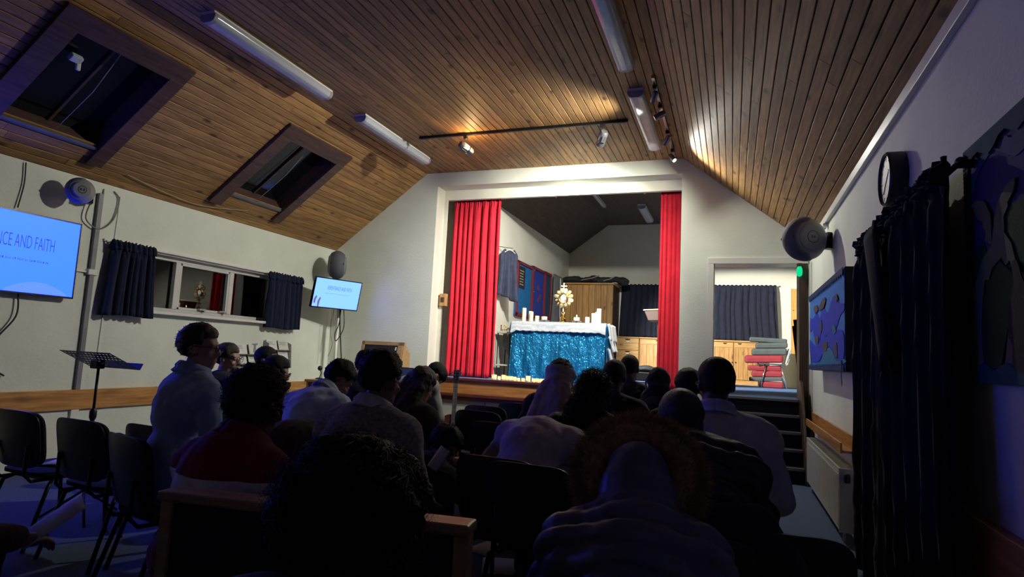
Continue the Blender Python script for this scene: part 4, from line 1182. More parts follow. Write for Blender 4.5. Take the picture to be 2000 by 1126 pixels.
for (_, y, x, r, h, lab) in lights:
    t = thing('tea_light', lab, 'tea light', (x, y - 0.07, ZS + 0.004), 0, gT)
    MB().lathe([(r * 0.85, 0), (r, h * 0.2), (r, h), (r - 0.003, h), (r - 0.003, h * 0.25), (r * 0.6, 0.006)], 18).build('cup', m_jar, t, smooth=40)
    MB().lathe([(r * 0.80, 0.006), (r * 0.80, h * 0.28)], 14).build('wax', m_wax, t, smooth=40)
    MB().lathe([(0.002, h * 0.3), (0.010, h * 0.45), (0.007, h * 0.65), (0.001, h * 0.92)], 8).build('flame', m_flame, t, smooth=True)

# side table left of the altar
t = thing('side_table', 'narrow metal side table with a shelf left of the altar', 'table', (-3.50, 9.62, ZS))
MB().bb(-0.155, 0.085, -0.20, 0.22, 0.735, 0.765).build('tabletop', mat('beige_laminate', (0.5, 0.47, 0.40), 0.5), t, bevel=0.004)
MB().bb(-0.155, 0.085, -0.20, 0.22, 0.20, 0.225).build('shelf', mat('beige_laminate', (0.5, 0.47, 0.40)), t, bevel=0.004)
for (x, y) in ((-0.14, -0.17), (0.07, -0.17), (-0.14, 0.2), (0.07, 0.2)):
    MB().tube([(x, y, 0), (x, y, 0.74)], 0.009, 8).build('leg', m_darkmetal, t)
m_cloth = mat('grey_cloth_panel', (0.16, 0.15, 0.17), 0.9)
MB().prism([(-0.15, 0.73), (0.08, 0.73), (0.08, 0.24), (0.04, 0.24), (-0.15, 0.55)], (0, 0.10, 0), (1, 0, 0), (0, 0, 1), 0.01).build('cloth_panel', m_cloth, t)
t = thing('wooden_rack', 'small slanted wooden rack with pegs leaning on the side table', 'rack', (-3.475, 9.44, ZS + 0.766), 0)
m_pale = wood('pale_wood', (0.55, 0.34, 0.16), (0.78, 0.55, 0.30), 0.5, 0.2, 'Z')
rk = MB(); rk.bar((-0.075, 0, 0.125), (0.06, 0, 0.004), 0.03, 0.018)
rb = rk.build('board', m_pale, t, bevel=0.003)
for k in range(4):
    u = 0.2 + 0.2 * k
    p = Vector((-0.075, 0, 0.125)).lerp(Vector((0.06, 0, 0.004)), u)
    MB().tube([p, p + Vector((-0.016, 0, -0.018))], 0.006, 6).build('peg', m_darkwood, t)
for lab, x, h in (('small wooden figure at the left end of the side table', -3.60, 0.11), ('small carved wooden bowl in the middle of the side table', -3.56, 0.035), ('second small carved wooden bowl on the side table, beside the slanted rack', -3.51, 0.035)):
    t = thing('wooden_ornament', lab, 'ornament', (x, 9.47, ZS + 0.765))
    if h > 0.1:
        MB().lathe([(0.018, 0), (0.018, 0.008), (0.008, 0.015), (0.010, 0.05), (0.006, 0.075), (0.011, 0.088), (0.010, 0.10), (0.002, h)], 14).build('figure', m_darkwood, t, smooth=40)
        MB().lathe([(0.024, 0), (0.024, 0.006)], 14).build('foot', m_pale, t)
    else:
        MB().lathe([(0.012, 0), (0.022, 0.012), (0.024, 0.03), (0.021, 0.03), (0.018, 0.014), (0.004, 0.008)], 16).build('bowl', m_pale, t, smooth=40)
        MB().torus((0, 0, 0.03), 0.0225, 0.003).build('rim', m_darkwood, t, smooth=True)

# left wall of the stage: garment, notice boards, grey drape
t = thing('hanging_dress', 'dark sleeveless dress on a white hanger on the stage wall', 'dress', (SXL + 0.17, 9.50, 2.27), R(-42))
m_dress = mat('slate_blue_cloth', (0.035, 0.042, 0.085), 0.85, var=0.25, scale=10)
def dress(u, v):
    y = (-0.16 + 0.32 * u) if v < 0.28 else (-0.145 - 0.07 * (v - 0.28)) + (0.29 + 0.16 * (v - 0.28)) * u
    if v < 0.10: y *= (0.55 + 0.45 * v / 0.10)
    z = 0.80 * (1 - v) + 0.03 * math.sin(4 * u + 1) * v - 0.06 * u * v
    if v < 0.02: z -= 0.05 * math.sin(math.pi * u)
    return (0.035 * math.sin(u * 16) * (0.3 + v), y, z)
MB().grid(dress, 50, 26).build('cloth', m_dress, t, smooth=True, solid=0.02)
MB().tube([(0.02, -0.10, 0.74), (0.02, 0, 0.80), (0.02, 0.10, 0.74)], 0.006, 8).build('hanger', m_white, t)
MB().tube([(-0.08, -0.35, 0.84), (0.02, 0, 0.82), (0.02, 0.05, 0.82)], 0.005, 6).build('hook', m_darkmetal, t)
m_maroon = mat('maroon_fabric_border', (0.16, 0.012, 0.025), 0.85, var=0.15)
p_nb1 = paper('teal_blue_backing', (0.012, 0.13, 0.34)); p_nb2 = paper('royal_blue_backing', (0.022, 0.045, 0.30)); p_nb3 = paper('deep_teal_backing', (0.010, 0.06, 0.13))
for k, (lab, y0, y1, z0, z1, pp) in enumerate((('teal notice board with a maroon border and dark poster on the stage wall', 10.30, 11.20, 2.02, 3.03, p_nb1), ('royal blue notice board with a maroon border in the middle of the stage wall', 11.20, 12.02, 2.05, 3.06, p_nb2), ('dark teal notice board with a maroon border nearest the grey drape', 12.02, 12.50, 2.08, 3.07, p_nb3))):
    t = thing('notice_board', lab, 'notice board', (SXL + 0.004, (y0 + y1) / 2, z0), 0, 'notice boards on the stage wall')
    wd, hh = (y1 - y0) / 2, z1 - z0
    MB().bb(0, 0.025, -wd, wd, 0, hh).build('backing', pp, t)
    bw = 0.075
    for a in ((-wd, wd, 0, bw), (-wd, wd, hh - bw * 0.8, hh), (-wd, -wd + bw, 0, hh), (wd - bw * 0.5, wd, 0, hh)):
        MB().bb(0.02, 0.055, *a).build('border', m_maroon, t, bevel=0.015)
    if k == 0:
        ps = MB().bb(0.025, 0.032, -0.34, 0.02, 0.52, 0.92).build('poster', mat('dark_poster', (0.006, 0.008, 0.02), 0.6), t)
        ln = MB(); rn = random.Random(3)
        for q in range(6):
            ln.bb(0.032, 0.034, -0.28, -0.05 - rn.uniform(0, 0.06), 0.58 + 0.05 * q, 0.60 + 0.05 * q)
        ln.build('print_line', mat('dull_yellow_ink', (0.30, 0.26, 0.14), 0.7), ps)
    if k == 1:
        for (yy, zz) in ((0.0, 0.62), (0.05, 0.38), (0.16, 0.45)):
            rn = random.Random(int(yy * 100)); 
            pl = [(yy + 0.07 * math.cos(a * 0.7) * rn.uniform(.7, 1.2), zz + 0.06 * math.sin(a * 0.7) * rn.uniform(.7, 1.2)) for a in range(9)]
            MB().prism(pl, (0.025, 0, 0), (0, 1, 0), (0, 0, 1), 0.004).build('paper_shape', mat('dusky_rose_paper', (0.13, 0.035, 0.10), 0.8), t)
        for zz in (0.93, 0.5):
            MB().ell((0.06, -wd + 0.04, zz), (0.012, 0.014, 0.014), None, 10, 6).build('pin', m_chrome, t, smooth=True)
t = thing('grey_drape', 'tall grey drape hanging beside the notice boards on stage', 'curtain', (SXL + 0.09, 12.86, ZS + 0.35))
hang((0, -0.34), (0, 0.36), 0.0, 1.80, (1, 0), 0.035, 5, 0.4, mat('grey_drape_cloth', (0.12, 0.12, 0.13), 0.9), t, nu=70, nv=20)
MB().tube([(0.10, 0.02, 0.2), (0.07, -0.01, 1.0), (0.06, -0.02, 1.75)], 0.008, 6).build('draw_cord', m_white, t)

# wardrobe with a bundle on top
m_pine = wood('knotty_pine', (0.34, 0.16, 0.045), (0.54, 0.30, 0.10), 0.45, 0.7, 'Z', 6.0, 0.4, 0.12)
m_pineX = wood('knotty_pine_rail', (0.36, 0.18, 0.055), (0.56, 0.32, 0.11), 0.45, 0.6, 'X', 6.0, 0.4, 0.12)
WX0, WX1, WYF, WZT = -3.55, -2.465, 13.25, 2.99
t = thing('pine_wardrobe', 'tall knotty pine wardrobe at the back of the stage', 'wardrobe', ((WX0 + WX1) / 2, (WYF + SYB) / 2, ZS))
ww = (WX1 - WX0) / 2; wd = (SYB - WYF) / 2 - 0.02
MB().bb(-ww, ww, -wd + 0.02, wd, 0, WZT - ZS - 0.04).build('carcass', m_darkwood, t, bevel=0.005)
MB().bb(-ww - 0.02, ww + 0.02, -wd - 0.01, wd, WZT - ZS - 0.04, WZT - ZS).build('top_board', m_pineX, t, bevel=0.005)
nb = 8
for k in range(nb):
    a = -ww + 2 * ww * k / nb
    MB().bb(a + 0.003, a + 2 * ww / nb - 0.003, -wd - 0.002, -wd + 0.02, 0.10, WZT - ZS - 0.05).build('front_board', m_pine, t, bevel=0.004)
MB().bb(-ww, ww, -wd, -wd + 0.02, 0, 0.095).build('plinth', m_pineX, t, bevel=0.004)
for s in (-1, 1):
    MB().ell((s * 0.05, -wd - 0.02, 1.05), (0.018, 0.022, 0.018)).build('knob', m_pale, t, smooth=True)
t = thing('dark_bundle', 'long dark bag lying on top of the pine wardrobe', 'bag', (-2.98, 13.42, WZT))
bm_ = MB()
for k in range(9):
    bm_.ell((-0.55 + 0.155 * k, 0.04 * math.sin(k), 0.075 + 0.02 * math.sin(k * 2.1)), (0.14, 0.17, 0.075 + 0.015 * math.sin(k * 1.7)))
bag = link('bag', remeshed(bm_, 0.02, 4, 0.02, 8), mat('black_canvas', (0.018, 0.018, 0.022), 0.85), t, True)
MB().tube([(-0.2, -0.19, 0.05), (0.05, -0.20, 0.10), (0.2, -0.16, 0.16)], 0.010, 6).build('strap', mat('pale_strap', (0.28, 0.26, 0.22), 0.7), t)
MB().tube([(0.30, -0.19, 0.04), (0.45, -0.20, 0.08), (0.55, -0.16, 0.14)], 0.010, 6).build('strap', mat('pale_strap', (0.28, 0.26, 0.22), 0.7), t)

# back windows' curtains
m_navy2 = mat('navy_back_curtain', (0.008, 0.011, 0.028), 0.9, var=0.2, scale=9)
for lab, xa, xb, n in (('navy curtain on the back wall between the wardrobe and red curtain', -2.40, -1.30, 8), ('navy curtain on the back wall seen through the doorway', -0.55, 0.86, 11)):
    t = thing('back_curtain', lab, 'curtain', ((xa + xb) / 2, SYB - 0.10, 1.86), 0, 'navy curtains at the back of the stage')
    h_ = (xb - xa) / 2
    hang((-h_, 0), (h_, 0), 0.0, 1.19, (0, -1), 0.035, n, xa, m_navy2, t, nu=120, nv=20, flare=1.08)
    MB().bb(-h_ - 0.05, h_ + 0.05, 0.02, 0.06, 1.17, 1.20).build('rail', m_white, t)
t = tag(MB().bb(-2.56, -2.44, SYB - 0.02, SYB, 1.85, 3.05).build('trim_8', m_white), kind='structure')

# pine cabinets along the back wall
def cabinet(label, x0, x1, kind, yf=13.60, h=0.91):
    t = thing('pine_cabinet', label, 'cabinet', ((x0 + x1) / 2, (yf + SYB) / 2, ZS))
    w_ = (x1 - x0) / 2; d_ = (SYB - yf) / 2 - 0.06
    yb_ = -d_
    MB().bb(-w_, w_, -d_ + 0.02, d_, 0, h - 0.03).build('body', m_pine, t, bevel=0.004)
    MB().bb(-w_ - 0.005, w_ + 0.005, -d_ - 0.02, d_, h - 0.03, h).build('worktop', m_pineX, t, bevel=0.005)
    MB().bb(-w_, w_, -d_ + 0.005, -d_ + 0.02, 0, 0.08).build('plinth', m_pineX, t)
    if kind == 'drawers':
        hh = (h - 0.03 - 0.09) / 3
        for k in range(3):
            z = 0.09 + hh * k
            dr = MB().bb(-w_ + 0.012, w_ - 0.012, -d_ - 0.004, -d_ + 0.02, z + 0.006, z + hh - 0.006).build('drawer', m_pineX, t, bevel=0.004)
            MB().prism([(0.06 * math.cos(a), -0.03 * math.sin(a)) for a in [math.pi * i / 10 for i in range(11)]], (0, -d_ - 0.003, z + hh - 0.02), (1, 0, 0), (0, 0, 1), 0.003).build('hand_slot', m_void, dr)
            MB().bb(-0.03, 0.03, -d_ - 0.007, -d_ - 0.004, z + hh - 0.085, z + hh - 0.06).build('label_card', mat('cream_card', (0.7, 0.66, 0.52), 0.7), dr)
    else:
        nd = 2 if kind == 'doors' else 1
        for k in range(nd):
            a = -w_ + 2 * w_ * k / nd; bq = a + 2 * w_ / nd
            dr = MB().bb(a + 0.008, bq - 0.008, -d_ + 0.004, -d_ + 0.02, 0.095, h - 0.04).build('door', m_pine, t, bevel=0.003)
            nb_ = 5
            for q in range(nb_):
                aa = a + 0.012 + (bq - a - 0.024) * q / nb_
                MB().bb(aa + 0.002, aa + (bq - a - 0.024) / nb_ - 0.002, -d_ - 0.006, -d_ + 0.004, 0.10, h - 0.15).build('board', m_pine, dr, bevel=0.003)
            MB().bb(a + 0.012, bq - 0.012, -d_ - 0.006, -d_ + 0.004, h - 0.145, h - 0.045).build('rail', m_pineX, dr, bevel=0.003)
            cxm = (a + bq) / 2 + (0.06 if k == 0 else -0.12) * (nd - 1)
            MB().prism([(0.04 * math.cos(g), -0.028 * math.sin(g)) for g in [math.pi * i / 10 for i in range(11)]], (cxm, -d_ - 0.0045, h - 0.055), (1, 0, 0), (0, 0, 1), 0.003).build('hand_slot', m_void, dr)
            if nd == 2:
                MB().ell(((bq - 0.035) if k == 0 else (a + 0.035), -d_ - 0.02, h * 0.5), (0.014, 0.018, 0.014), None, 10, 6).build('knob', m_darkwood, dr, smooth=True)
    return t
cabinet('pine drawer cabinet right of the altar at the back', -2.435, -1.93, 'drawers')
cabinet('pine cupboard next to the drawers, half behind the red curtain', -1.92, -1.15, 'door')
cabinet('pine double-door cupboard seen through the doorway', -0.44, 0.50, 'doors')

# lectern top and dark cushion on the stage
t = thing('lectern', 'wooden lectern half hidden behind the right red curtain', 'lectern', (-1.16, 10.5, ZS))
MB().prism([(-0.24, 1.225), (0.12, 1.245), (0.12, 1.265), (-0.24, 1.245)], (0, 0.2, 0), (1, 0, 0), (0, 0, 1), 0.4).build('reading_top', m_pale, t, bevel=0.004)
MB().prism([(-0.23, 1.225), (0.12, 1.245), (0.12, 1.07), (-0.16, 1.06)], (0, 0.18, 0), (1, 0, 0), (0, 0, 1), 0.36).build('body', mat('red_brown_lectern', (0.035, 0.013, 0.009), 0.5), t, bevel=0.01)
MB().bb(-0.02, 0.10, -0.06, 0.06, 0.03, 1.07).build('post', m_darkwood, t, bevel=0.004)
MB().bb(-0.12, 0.20, -0.18, 0.18, 0, 0.03).build('base', m_darkwood, t, bevel=0.004)
t = thing('dark_cushions', 'low dark padded bench on the stage behind the heads', 'bench', (-1.45, 11.2, ZS))
bn = MB()
for k in range(3):
    bn.ell((-0.26 + 0.26 * k, 0, 0.24 + 0.01 * (k % 2)), (0.17, 0.17, 0.07))
link('cushion', remeshed(bn, 0.02, 5, 0.006, 10), mat('charcoal_cushion', (0.022, 0.022, 0.028), 0.8), t, True)
MB().bb(-0.42, 0.42, -0.16, 0.16, 0.04, 0.20).build('base', m_black, t, bevel=0.02)
for x in (-0.38, 0.38):
    MB().bb(x - 0.02, x + 0.02, -0.14, 0.14, 0, 0.04).build('foot', m_black, t)

# exit lamp, pine post and cream panel seen through the doorway
t = thing('exit_lamp', 'small glowing green exit lamp hanging by the doorway', 'exit lamp', (0.80, 8.54, 2.49))
MB().bb(-0.03, 0.03, -0.03, 0.03, 0.13, 0.17).build('mount', m_darkwood, t)
MB().lathe([(0.022, 0.13), (0.034, 0.10), (0.036, 0.05), (0.028, 0.012), (0.006, 0)], 16).build('globe', emit('green_glow', (0.0, 0.55, 0.20), 1.2), t, smooth=40)
m_post = wood('golden_pine_post', (0.45, 0.22, 0.05), (0.66, 0.36, 0.10), 0.45, 0.5, 'Z', 5.0, 0.4, 0.1)
t = thing('pine_door', 'pine door edge standing at the right of the doorway view', 'door', (1.21, 14.02, ZS))
MB().bb(-0.06, 0.05, -0.02, 0.02, 0, 2.05).build('stile', m_post, t, bevel=0.005)
MB().bb(-0.075, -0.06, -0.03, 0.03, 0, 2.07).build('edge_strip', m_white, t)
MB().ell((-0.02, -0.035, 1.6), (0.012, 0.02, 0.012), None, 10, 6).build('handle', m_steel, t, smooth=True)

# stacked cushions on a chair, seen through the doorway
CY = 12.75
m_rc = mat('crimson_cushion', (0.26, 0.022, 0.035), 0.75, var=0.12, scale=6); m_gc = mat('grey_green_cushion', (0.075, 0.090, 0.092), 0.8, var=0.12, scale=6)
t = thing('cushion_chair', 'grey chair with thin chrome legs carrying the stacked cushions', 'chair', (0.70, CY, ZS))
MB().bb(-0.22, 0.20, -0.20, 0.20, 0.44, 0.462).build('seat', m_gc, t, bevel=0.01)
sb_ = MB().prism([(-0.015, 0), (0.015, 0), (0.095, 0.26), (0.06, 0.30)], (0.245, 0.18, 0.46), (1, 0, 0), (0, 0, 1), 0.36); sb_.build('backrest', mat('pale_grey_shell', (0.34, 0.36, 0.38), 0.5), t, bevel=0.012)
for sy in (-0.17, 0.17):
    MB().tube([(-0.24, sy, 0.42), (-0.16, sy, 0.452), (0.18, sy, 0.44), (0.24, sy, 0.42), (0.27, sy, 0.46), (0.30, sy, 0.56)], 0.012, 8).build('frame_tube', m_chrome, t, smooth=True)
    MB().tube([(-0.10, sy, 0.44), (-0.20, sy, 0.0)], 0.011, 8).build('leg', m_chrome, t, smooth=True)
    MB().tube([(0.15, sy, 0.44), (0.26, sy, 0.0)], 0.011, 8).build('leg', m_chrome, t, smooth=True)
def cushion(label, x, z, w_, h, m, tilt=0.0, d_=0.36, sag=0.0, y=0.0):
    t = thing('seat_cushion', label, 'cushion', (x, CY + y, z), 0, 'cushions piled on and under the chair')
    mb = MB()
    def fn(u, v):
        a = 2 * math.pi * u
        return None
    c = MB().box((0, 0, h / 2), (w_, d_, h))
    o = c.build('pad', m, t, smooth=False)
    md = o.modifiers.new('b', 'BEVEL'); md.width = h * 0.30; md.segments = 3
    for v in o.data.vertices:
        v.co.z += v.co.x * tilt + (abs(v.co.x) * -sag)
    MB().tube([(-w_ / 2 + h * .2, -d_ / 2 - 0.002, h * 0.5 - w_ / 2 * tilt), (w_ / 2 - h * .2, -d_ / 2 - 0.002, h * 0.5 + w_ / 2 * tilt)], 0.005, 6).build('piping', m, t)
    return t
z0 = ZS + 0.465
cushion('large crimson cushion lying directly on the chair seat', 0.565, z0, 0.68, 0.150, m_rc, 0.05, 0.30)
cushion('grey-green cushion lowest of the three on top of the pile', 0.66, z0 + 0.155, 0.62, 0.125, m_gc, 0.05, 0.32)
cushion('grey-green cushion in the middle of the three on top', 0.70, z0 + 0.285, 0.56, 0.105, m_gc, 0.05, 0.32)
cushion('topmost grey-green cushion of the pile', 0.64, z0 + 0.392, 0.66, 0.085, m_gc, -0.03, 0.32)
cushion('crimson cushion just under the chair seat', 0.58, ZS + 0.320, 0.60, 0.100, m_rc, 0.03, 0.28)
cushion('crimson cushion in the middle under the chair', 0.62, ZS + 0.205, 0.54, 0.112, m_rc, 0.04, 0.28)
cushion('grey cushion sandwiched under the chair', 0.60, ZS + 0.125, 0.58, 0.078, m_gc, 0.05, 0.28)
cushion('crimson cushion on the floor under the chair', 0.72, ZS + 0.002, 0.38, 0.120, m_rc, 0.0, 0.28)
# planks leaning on the dark jamb by the steps
for k, (lab, x0, y0, ln_, tl) in enumerate((('dark plank leaning on the jamb at the top of the steps', 0.90, 9.05, 0.95, 0.10), ('second dark plank leaning behind the first at the top of the steps', 0.96, 9.25, 1.05, 0.13))):
    t = tag(MB().bar((0, 0, 0), (-tl, 0.0, ln_), 0.09, 0.022, (0, 1, 0)).build('leaning_plank', m_darkwood, bevel=0.004, loc=(x0, y0, ZS + 0.012)), lab, 'plank', 'planks by the steps')
t = thing('cream_board', 'low cream board leaning by the pine door in the doorway view', 'board', (1.10, 13.35, ZS))
MB().bar((0, 0, 0.002), (0, 0.10, 0.66), 0.34, 0.02, (0, 1, 0)).build('board', mat('cream_hardboard', (0.72, 0.66, 0.42), 0.6, var=0.04), t, bevel=0.004)
MB().bar((0, 0.10, 0.655), (0, 0.105, 0.675), 0.35, 0.03, (0, 1, 0)).build('top_edge', mat('cream_hardboard', (0.72, 0.66, 0.42)), t)
# ================================================================ CHAIRS
m_uph = mat('black_upholstery', (0.010, 0.011, 0.016), 0.85, var=0.2, scale=40, bump=0.2, bscale=300, spec=0.3)
m_shell = mat('black_back_shell', (0.014, 0.014, 0.018), 0.38, var=0.1)
m_frame = mat('black_chair_frame', (0.012, 0.012, 0.014), 0.35, 0.5, var=0.1)
def rounded_panel(w_, h_, th, bow, y0, z0, tilt, taper=0.92):
    mb = MB(); N = 20; Mv = 14
    def pt(u, v, side):
        a = (2 * u - 1); b = (2 * v - 1)
        # superellipse square -> rounded panel
        r = max(abs(a), abs(b))
        if r > 1e-6:
            n_ = (abs(a) ** 5 + abs(b) ** 5) ** (1 / 5)
            a2, b2 = a * r / n_, b * r / n_
        else:
            a2, b2 = a, b
        k = taper + (1 - taper) * (b2 + 1) / 2 if taper < 1 else 1
        x = a2 * w_ / 2 * k; z = b2 * h_ / 2
        edge = 1 - max(abs(a), abs(b)) ** 6
        y = bow * (a2 * a2) + side * th / 2 * (0.35 + 0.65 * edge)
        return (x, y0 + y + (z) * tilt, z0 + z)
    vs = [pt(i / N, j / Mv, s) for s in (-1, 1) for j in range(Mv + 1) for i in range(N + 1)]
    W1 = N + 1; off = W1 * (Mv + 1); fs = []
    for j in range(Mv):
        for i in range(N):
            q = (j * W1 + i, j * W1 + i + 1, (j + 1) * W1 + i + 1, (j + 1) * W1 + i)
            fs.append(q); fs.append(tuple(off + k for k in q[::-1]))
    ring = [i for i in range(N + 1)] + [j * W1 + N for j in range(1, Mv + 1)] + [Mv * W1 + i for i in range(N - 1, -1, -1)] + [j * W1 for j in range(Mv - 1, 0, -1)]
    for k in range(len(ring)):
        a, b = ring[k], ring[(k + 1) % len(ring)]
        fs.append((b, a, off + a, off + b))
    return mb.add(vs, fs)
def make_chair():
    t = thing('stacking_chair', 'x', 'chair')
    s = rounded_panel(0.45, 0.42, 0.06, 0.0, 0, 0, 0).xf(Matrix.Translation((0, 0.0, 0.435)) @ Matrix.Rotation(R(-90), 4, 'X'))
    s.build('seat', m_uph, t, smooth=50)
    rounded_panel(0.44, 0.34, 0.045, 0.03, -0.235, 0.65, -0.16, 0.95).build('backrest', m_uph, t, smooth=50)
    rounded_panel(0.455, 0.355, 0.016, 0.03, -0.266, 0.65, -0.16, 0.95).build('back_shell', m_shell, t, smooth=50)
    for sx in (-1, 1):
        MB().tube([(sx * 0.17, 0.14, 0.40), (sx * 0.225, 0.20, 0.36), (sx * 0.24, 0.235, 0.0)], 0.0125, 8).build('leg', m_frame, t, smooth=True)
        MB().tube([(sx * 0.17, -0.10, 0.40), (sx * 0.225, -0.16, 0.36), (sx * 0.24, -0.27, 0.0)], 0.0125, 8).build('leg', m_frame, t, smooth=True)
        MB().tube([(sx * 0.15, -0.05, 0.395), (sx * 0.15, -0.22, 0.395), (sx * 0.15, -0.262, 0.44), (sx * 0.15, -0.262, 0.62)], 0.011, 8).build('back_support', m_frame, t, smooth=True)
    MB().bb(-0.17, 0.17, -0.14, 0.14, 0.388, 0.405).build('seat_pan', m_frame, t)
    return t
chair0 = make_chair()
used_chair = [False]
def place_chair(x, y, rz, label, group='black stacking chairs in rows'):
    if not used_chair[0]:
        used_chair[0] = True
        chair0.location = (x, y, 0); chair0.rotation_euler = (0, 0, rz); chair0['label'] = label; chair0['group'] = group
        return chair0
    return dup(chair0, (x, y, 0), rz, label, group)
# empty chairs (position of the seat centre)
ROW = R(-6)
for x, y, rz, lab in (
    (-3.56, 2.84, R(-4), 'empty black chair by the music stand with a paper on its seat'),
    (-4.22, 2.90, R(-2), 'empty black chair cut by the left edge, beyond the music stand chair'),
    (-3.07, 2.90, R(-6), 'empty black chair between the music stand chair and blue-shirted man'),
    (-2.19, 5.74, R(-4), 'empty black chair nearest the stage, left one of the front pair'),
    (-2.05, 5.23, R(-4), 'empty black chair right behind the left front chair'),
    (-2.06, 6.33, R(-6), 'empty black chair in front of the tea lights, beside the guitar'),
    (-1.59, 4.50, R(-6), 'empty black chair left of the person in the lavender hoodie'),
    (-0.86, 3.02, R(-5), 'large empty black chair in the middle foreground'),
    (-1.95, 4.95, R(-4), 'x')):
    if lab == 'x': continue
    place_chair(x, y, rz, lab)

# ================================================================ PEOPLE
def d_(a):
    return Vector((0, math.sin(a), math.cos(a)))
def rx_(a):
    return Matrix.Rotation(-a, 3, 'X')
SKIN = {}
def skin(name, c):
    m_ = mat(name, c, 0.5, var=0.06, scale=18, spec=0.4)
    m_.node_tree.nodes['Principled BSDF'].inputs['Subsurface Weight'].default_value = 0.0
    return m_
sk_light = skin('light_skin', (0.48, 0.29, 0.21)); sk_tan = skin('tan_skin', (0.30, 0.165, 0.11)); sk_dark = skin('deep_brown_skin', (0.085, 0.045, 0.032))
m_eye = mat('eye_white', (0.6, 0.58, 0.55), 0.25)
m_pupil = mat('dark_iris', (0.02, 0.015, 0.012), 0.2)
m_hairblk = mat('black_hair', (0.005, 0.0045, 0.0045), 0.6, var=0.3, scale=30, bump=0.7, bscale=160, spec=0.25)
m_hairbrn = mat('dark_brown_hair', (0.022, 0.013, 0.009), 0.45, var=0.3, scale=30, bump=0.7, bscale=160, spec=0.5)
m_hairgrey = mat('greying_hair', (0.035, 0.035, 0.038), 0.5, var=0.5, scale=80, bump=0.7, bscale=200)
m_trous = mat('dark_trousers', (0.012, 0.013, 0.020), 0.85, var=0.2, scale=20)
m_shoe = mat('black_shoe', (0.012, 0.010, 0.010), 0.45, var=0.2)
def add_parts(mb, parts, g=0.0):
    for p in parts:
        if p[0] == 'c':
            mb.cap(p[1], p[2], p[3] + g, p[4] + g)
        else:
            mb.ell(p[1], (p[2][0] + g, p[2][1] + g, p[2][2] + g), p[3])
    return mb
HEAD = [('e', (0, -0.015, 0.035), (0.076, 0.098, 0.088), None), ('e', (0, 0.022, -0.035), (0.061, 0.070, 0.085), None), ('e', (0, 0.060, -0.098), (0.027, 0.024, 0.022), None),
        ('c', (-0.035, 0.03, -0.085), (0.035, 0.03, -0.085), 0.026, 0.026), ('c', (0, 0.084, 0.018), (0, 0.104, -0.026), 0.009, 0.014), ('e', (0, 0.100, -0.032), (0.019, 0.013, 0.009), None),
        ('c', (-0.038, 0.070, 0.026), (0.038, 0.070, 0.026), 0.014, 0.014), ('e', (-0.040, 0.062, -0.030), (0.022, 0.020, 0.020), None), ('e', (0.040, 0.062, -0.030), (0.022, 0.020, 0.020), None),
        ('c', (-0.018, 0.084, -0.060), (0.018, 0.084, -0.060), 0.0085, 0.0085), ('c', (-0.016, 0.080, -0.073), (0.016, 0.080, -0.073), 0.0095, 0.0095),
        ('e', (-0.078, -0.008, -0.008), (0.010, 0.020, 0.032), Matrix.Rotation(R(12), 3, 'X')), ('e', (0.078, -0.008, -0.008), (0.010, 0.020, 0.032), Matrix.Rotation(R(12), 3, 'X'))]
def hand_parts(wr, fwd, up, side):
    """palm, four bent fingers and a thumb that leaves the side of the palm"""
    f = fwd.normalized(); lat = f.cross(up).normalized(); u_ = lat.cross(f).normalized()
    out = [('c', wr, wr + f * 0.055, 0.024, 0.026), ('c', wr + f * 0.045 - lat * 0.024, wr + f * 0.045 + lat * 0.024, 0.017, 0.017), ('c', wr + f * 0.08 - lat * 0.027, wr + f * 0.08 + lat * 0.027, 0.013, 0.013)]
    for k, L in enumerate((0.030, 0.036, 0.034, 0.026)):
        b0 = wr + f * 0.085 + lat * ((k - 1.5) * 0.020)
        b1 = b0 + (f * 0.85 - u_ * 0.35) * L; b2 = b1 + (f * 0.45 - u_ * 0.85) * L * 0.8
        out += [('c', b0, b1, 0.0092, 0.0085), ('c', b1, b2, 0.0085, 0.0075)]
    th = wr + f * 0.03 + lat * side * 0.030
    t1 = th + (f * 0.6 + lat * side * 0.7 - u_ * 0.3) * 0.036; t2 = t1 + (f * 0.9 - u_ * 0.3) * 0.028
    out += [('c', wr + f * 0.02 + lat * side * 0.015, th, 0.016, 0.012), ('c', th, t1, 0.0115, 0.0095), ('c', t1, t2, 0.0095, 0.008)]
    return out
def strands(mb, n, c, rad, L, w_, M_, seed, ymax=0.05, curl=1.0, zmin=-0.9, ring=None):
    rn = random.Random(seed)
    c = Vector(c)
    made = 0
    while made < n:
        v = Vector((rn.gauss(0, 1), rn.gauss(0, 1), rn.gauss(0, 1))).normalized()
        if v.y > ymax or v.z < zmin: continue
        if ring and not ring(v): continue
        made += 1
        p = c + Vector((v.x * rad[0], v.y * rad[1], v.z * rad[2])) * rn.uniform(0.86, 1.0)
        a = v.orthogonal().normalized(); b = v.cross(a)
        ph = rn.uniform(0, 6.28); k = rn.uniform(0.5, 1.0) * curl; ll = L * rn.uniform(0.5, 1.15)
        pts = []
        for i in range(5):
            u = i / 4
            w2 = ph + u * 5.0 * curl
            pts.append(p + v * ll * u * 0.75 + (a * math.cos(w2) + b * math.sin(w2)) * ll * 0.28 * k + Vector((0, 0, -0.25 * ll * u * u)))
        vs = []
        for i, q in enumerate(pts):
            ww_ = w_ * (1 - 0.75 * i / 4)
            sd = (a * math.cos(ph * 2) + b * math.sin(ph * 2)) * ww_
            vs += [q - sd, q + sd]
        mb.add([M_ @ q for q in vs], [(2 * i, 2 * i + 1, 2 * i + 3, 2 * i + 2) for i in range(4)])
    return mb
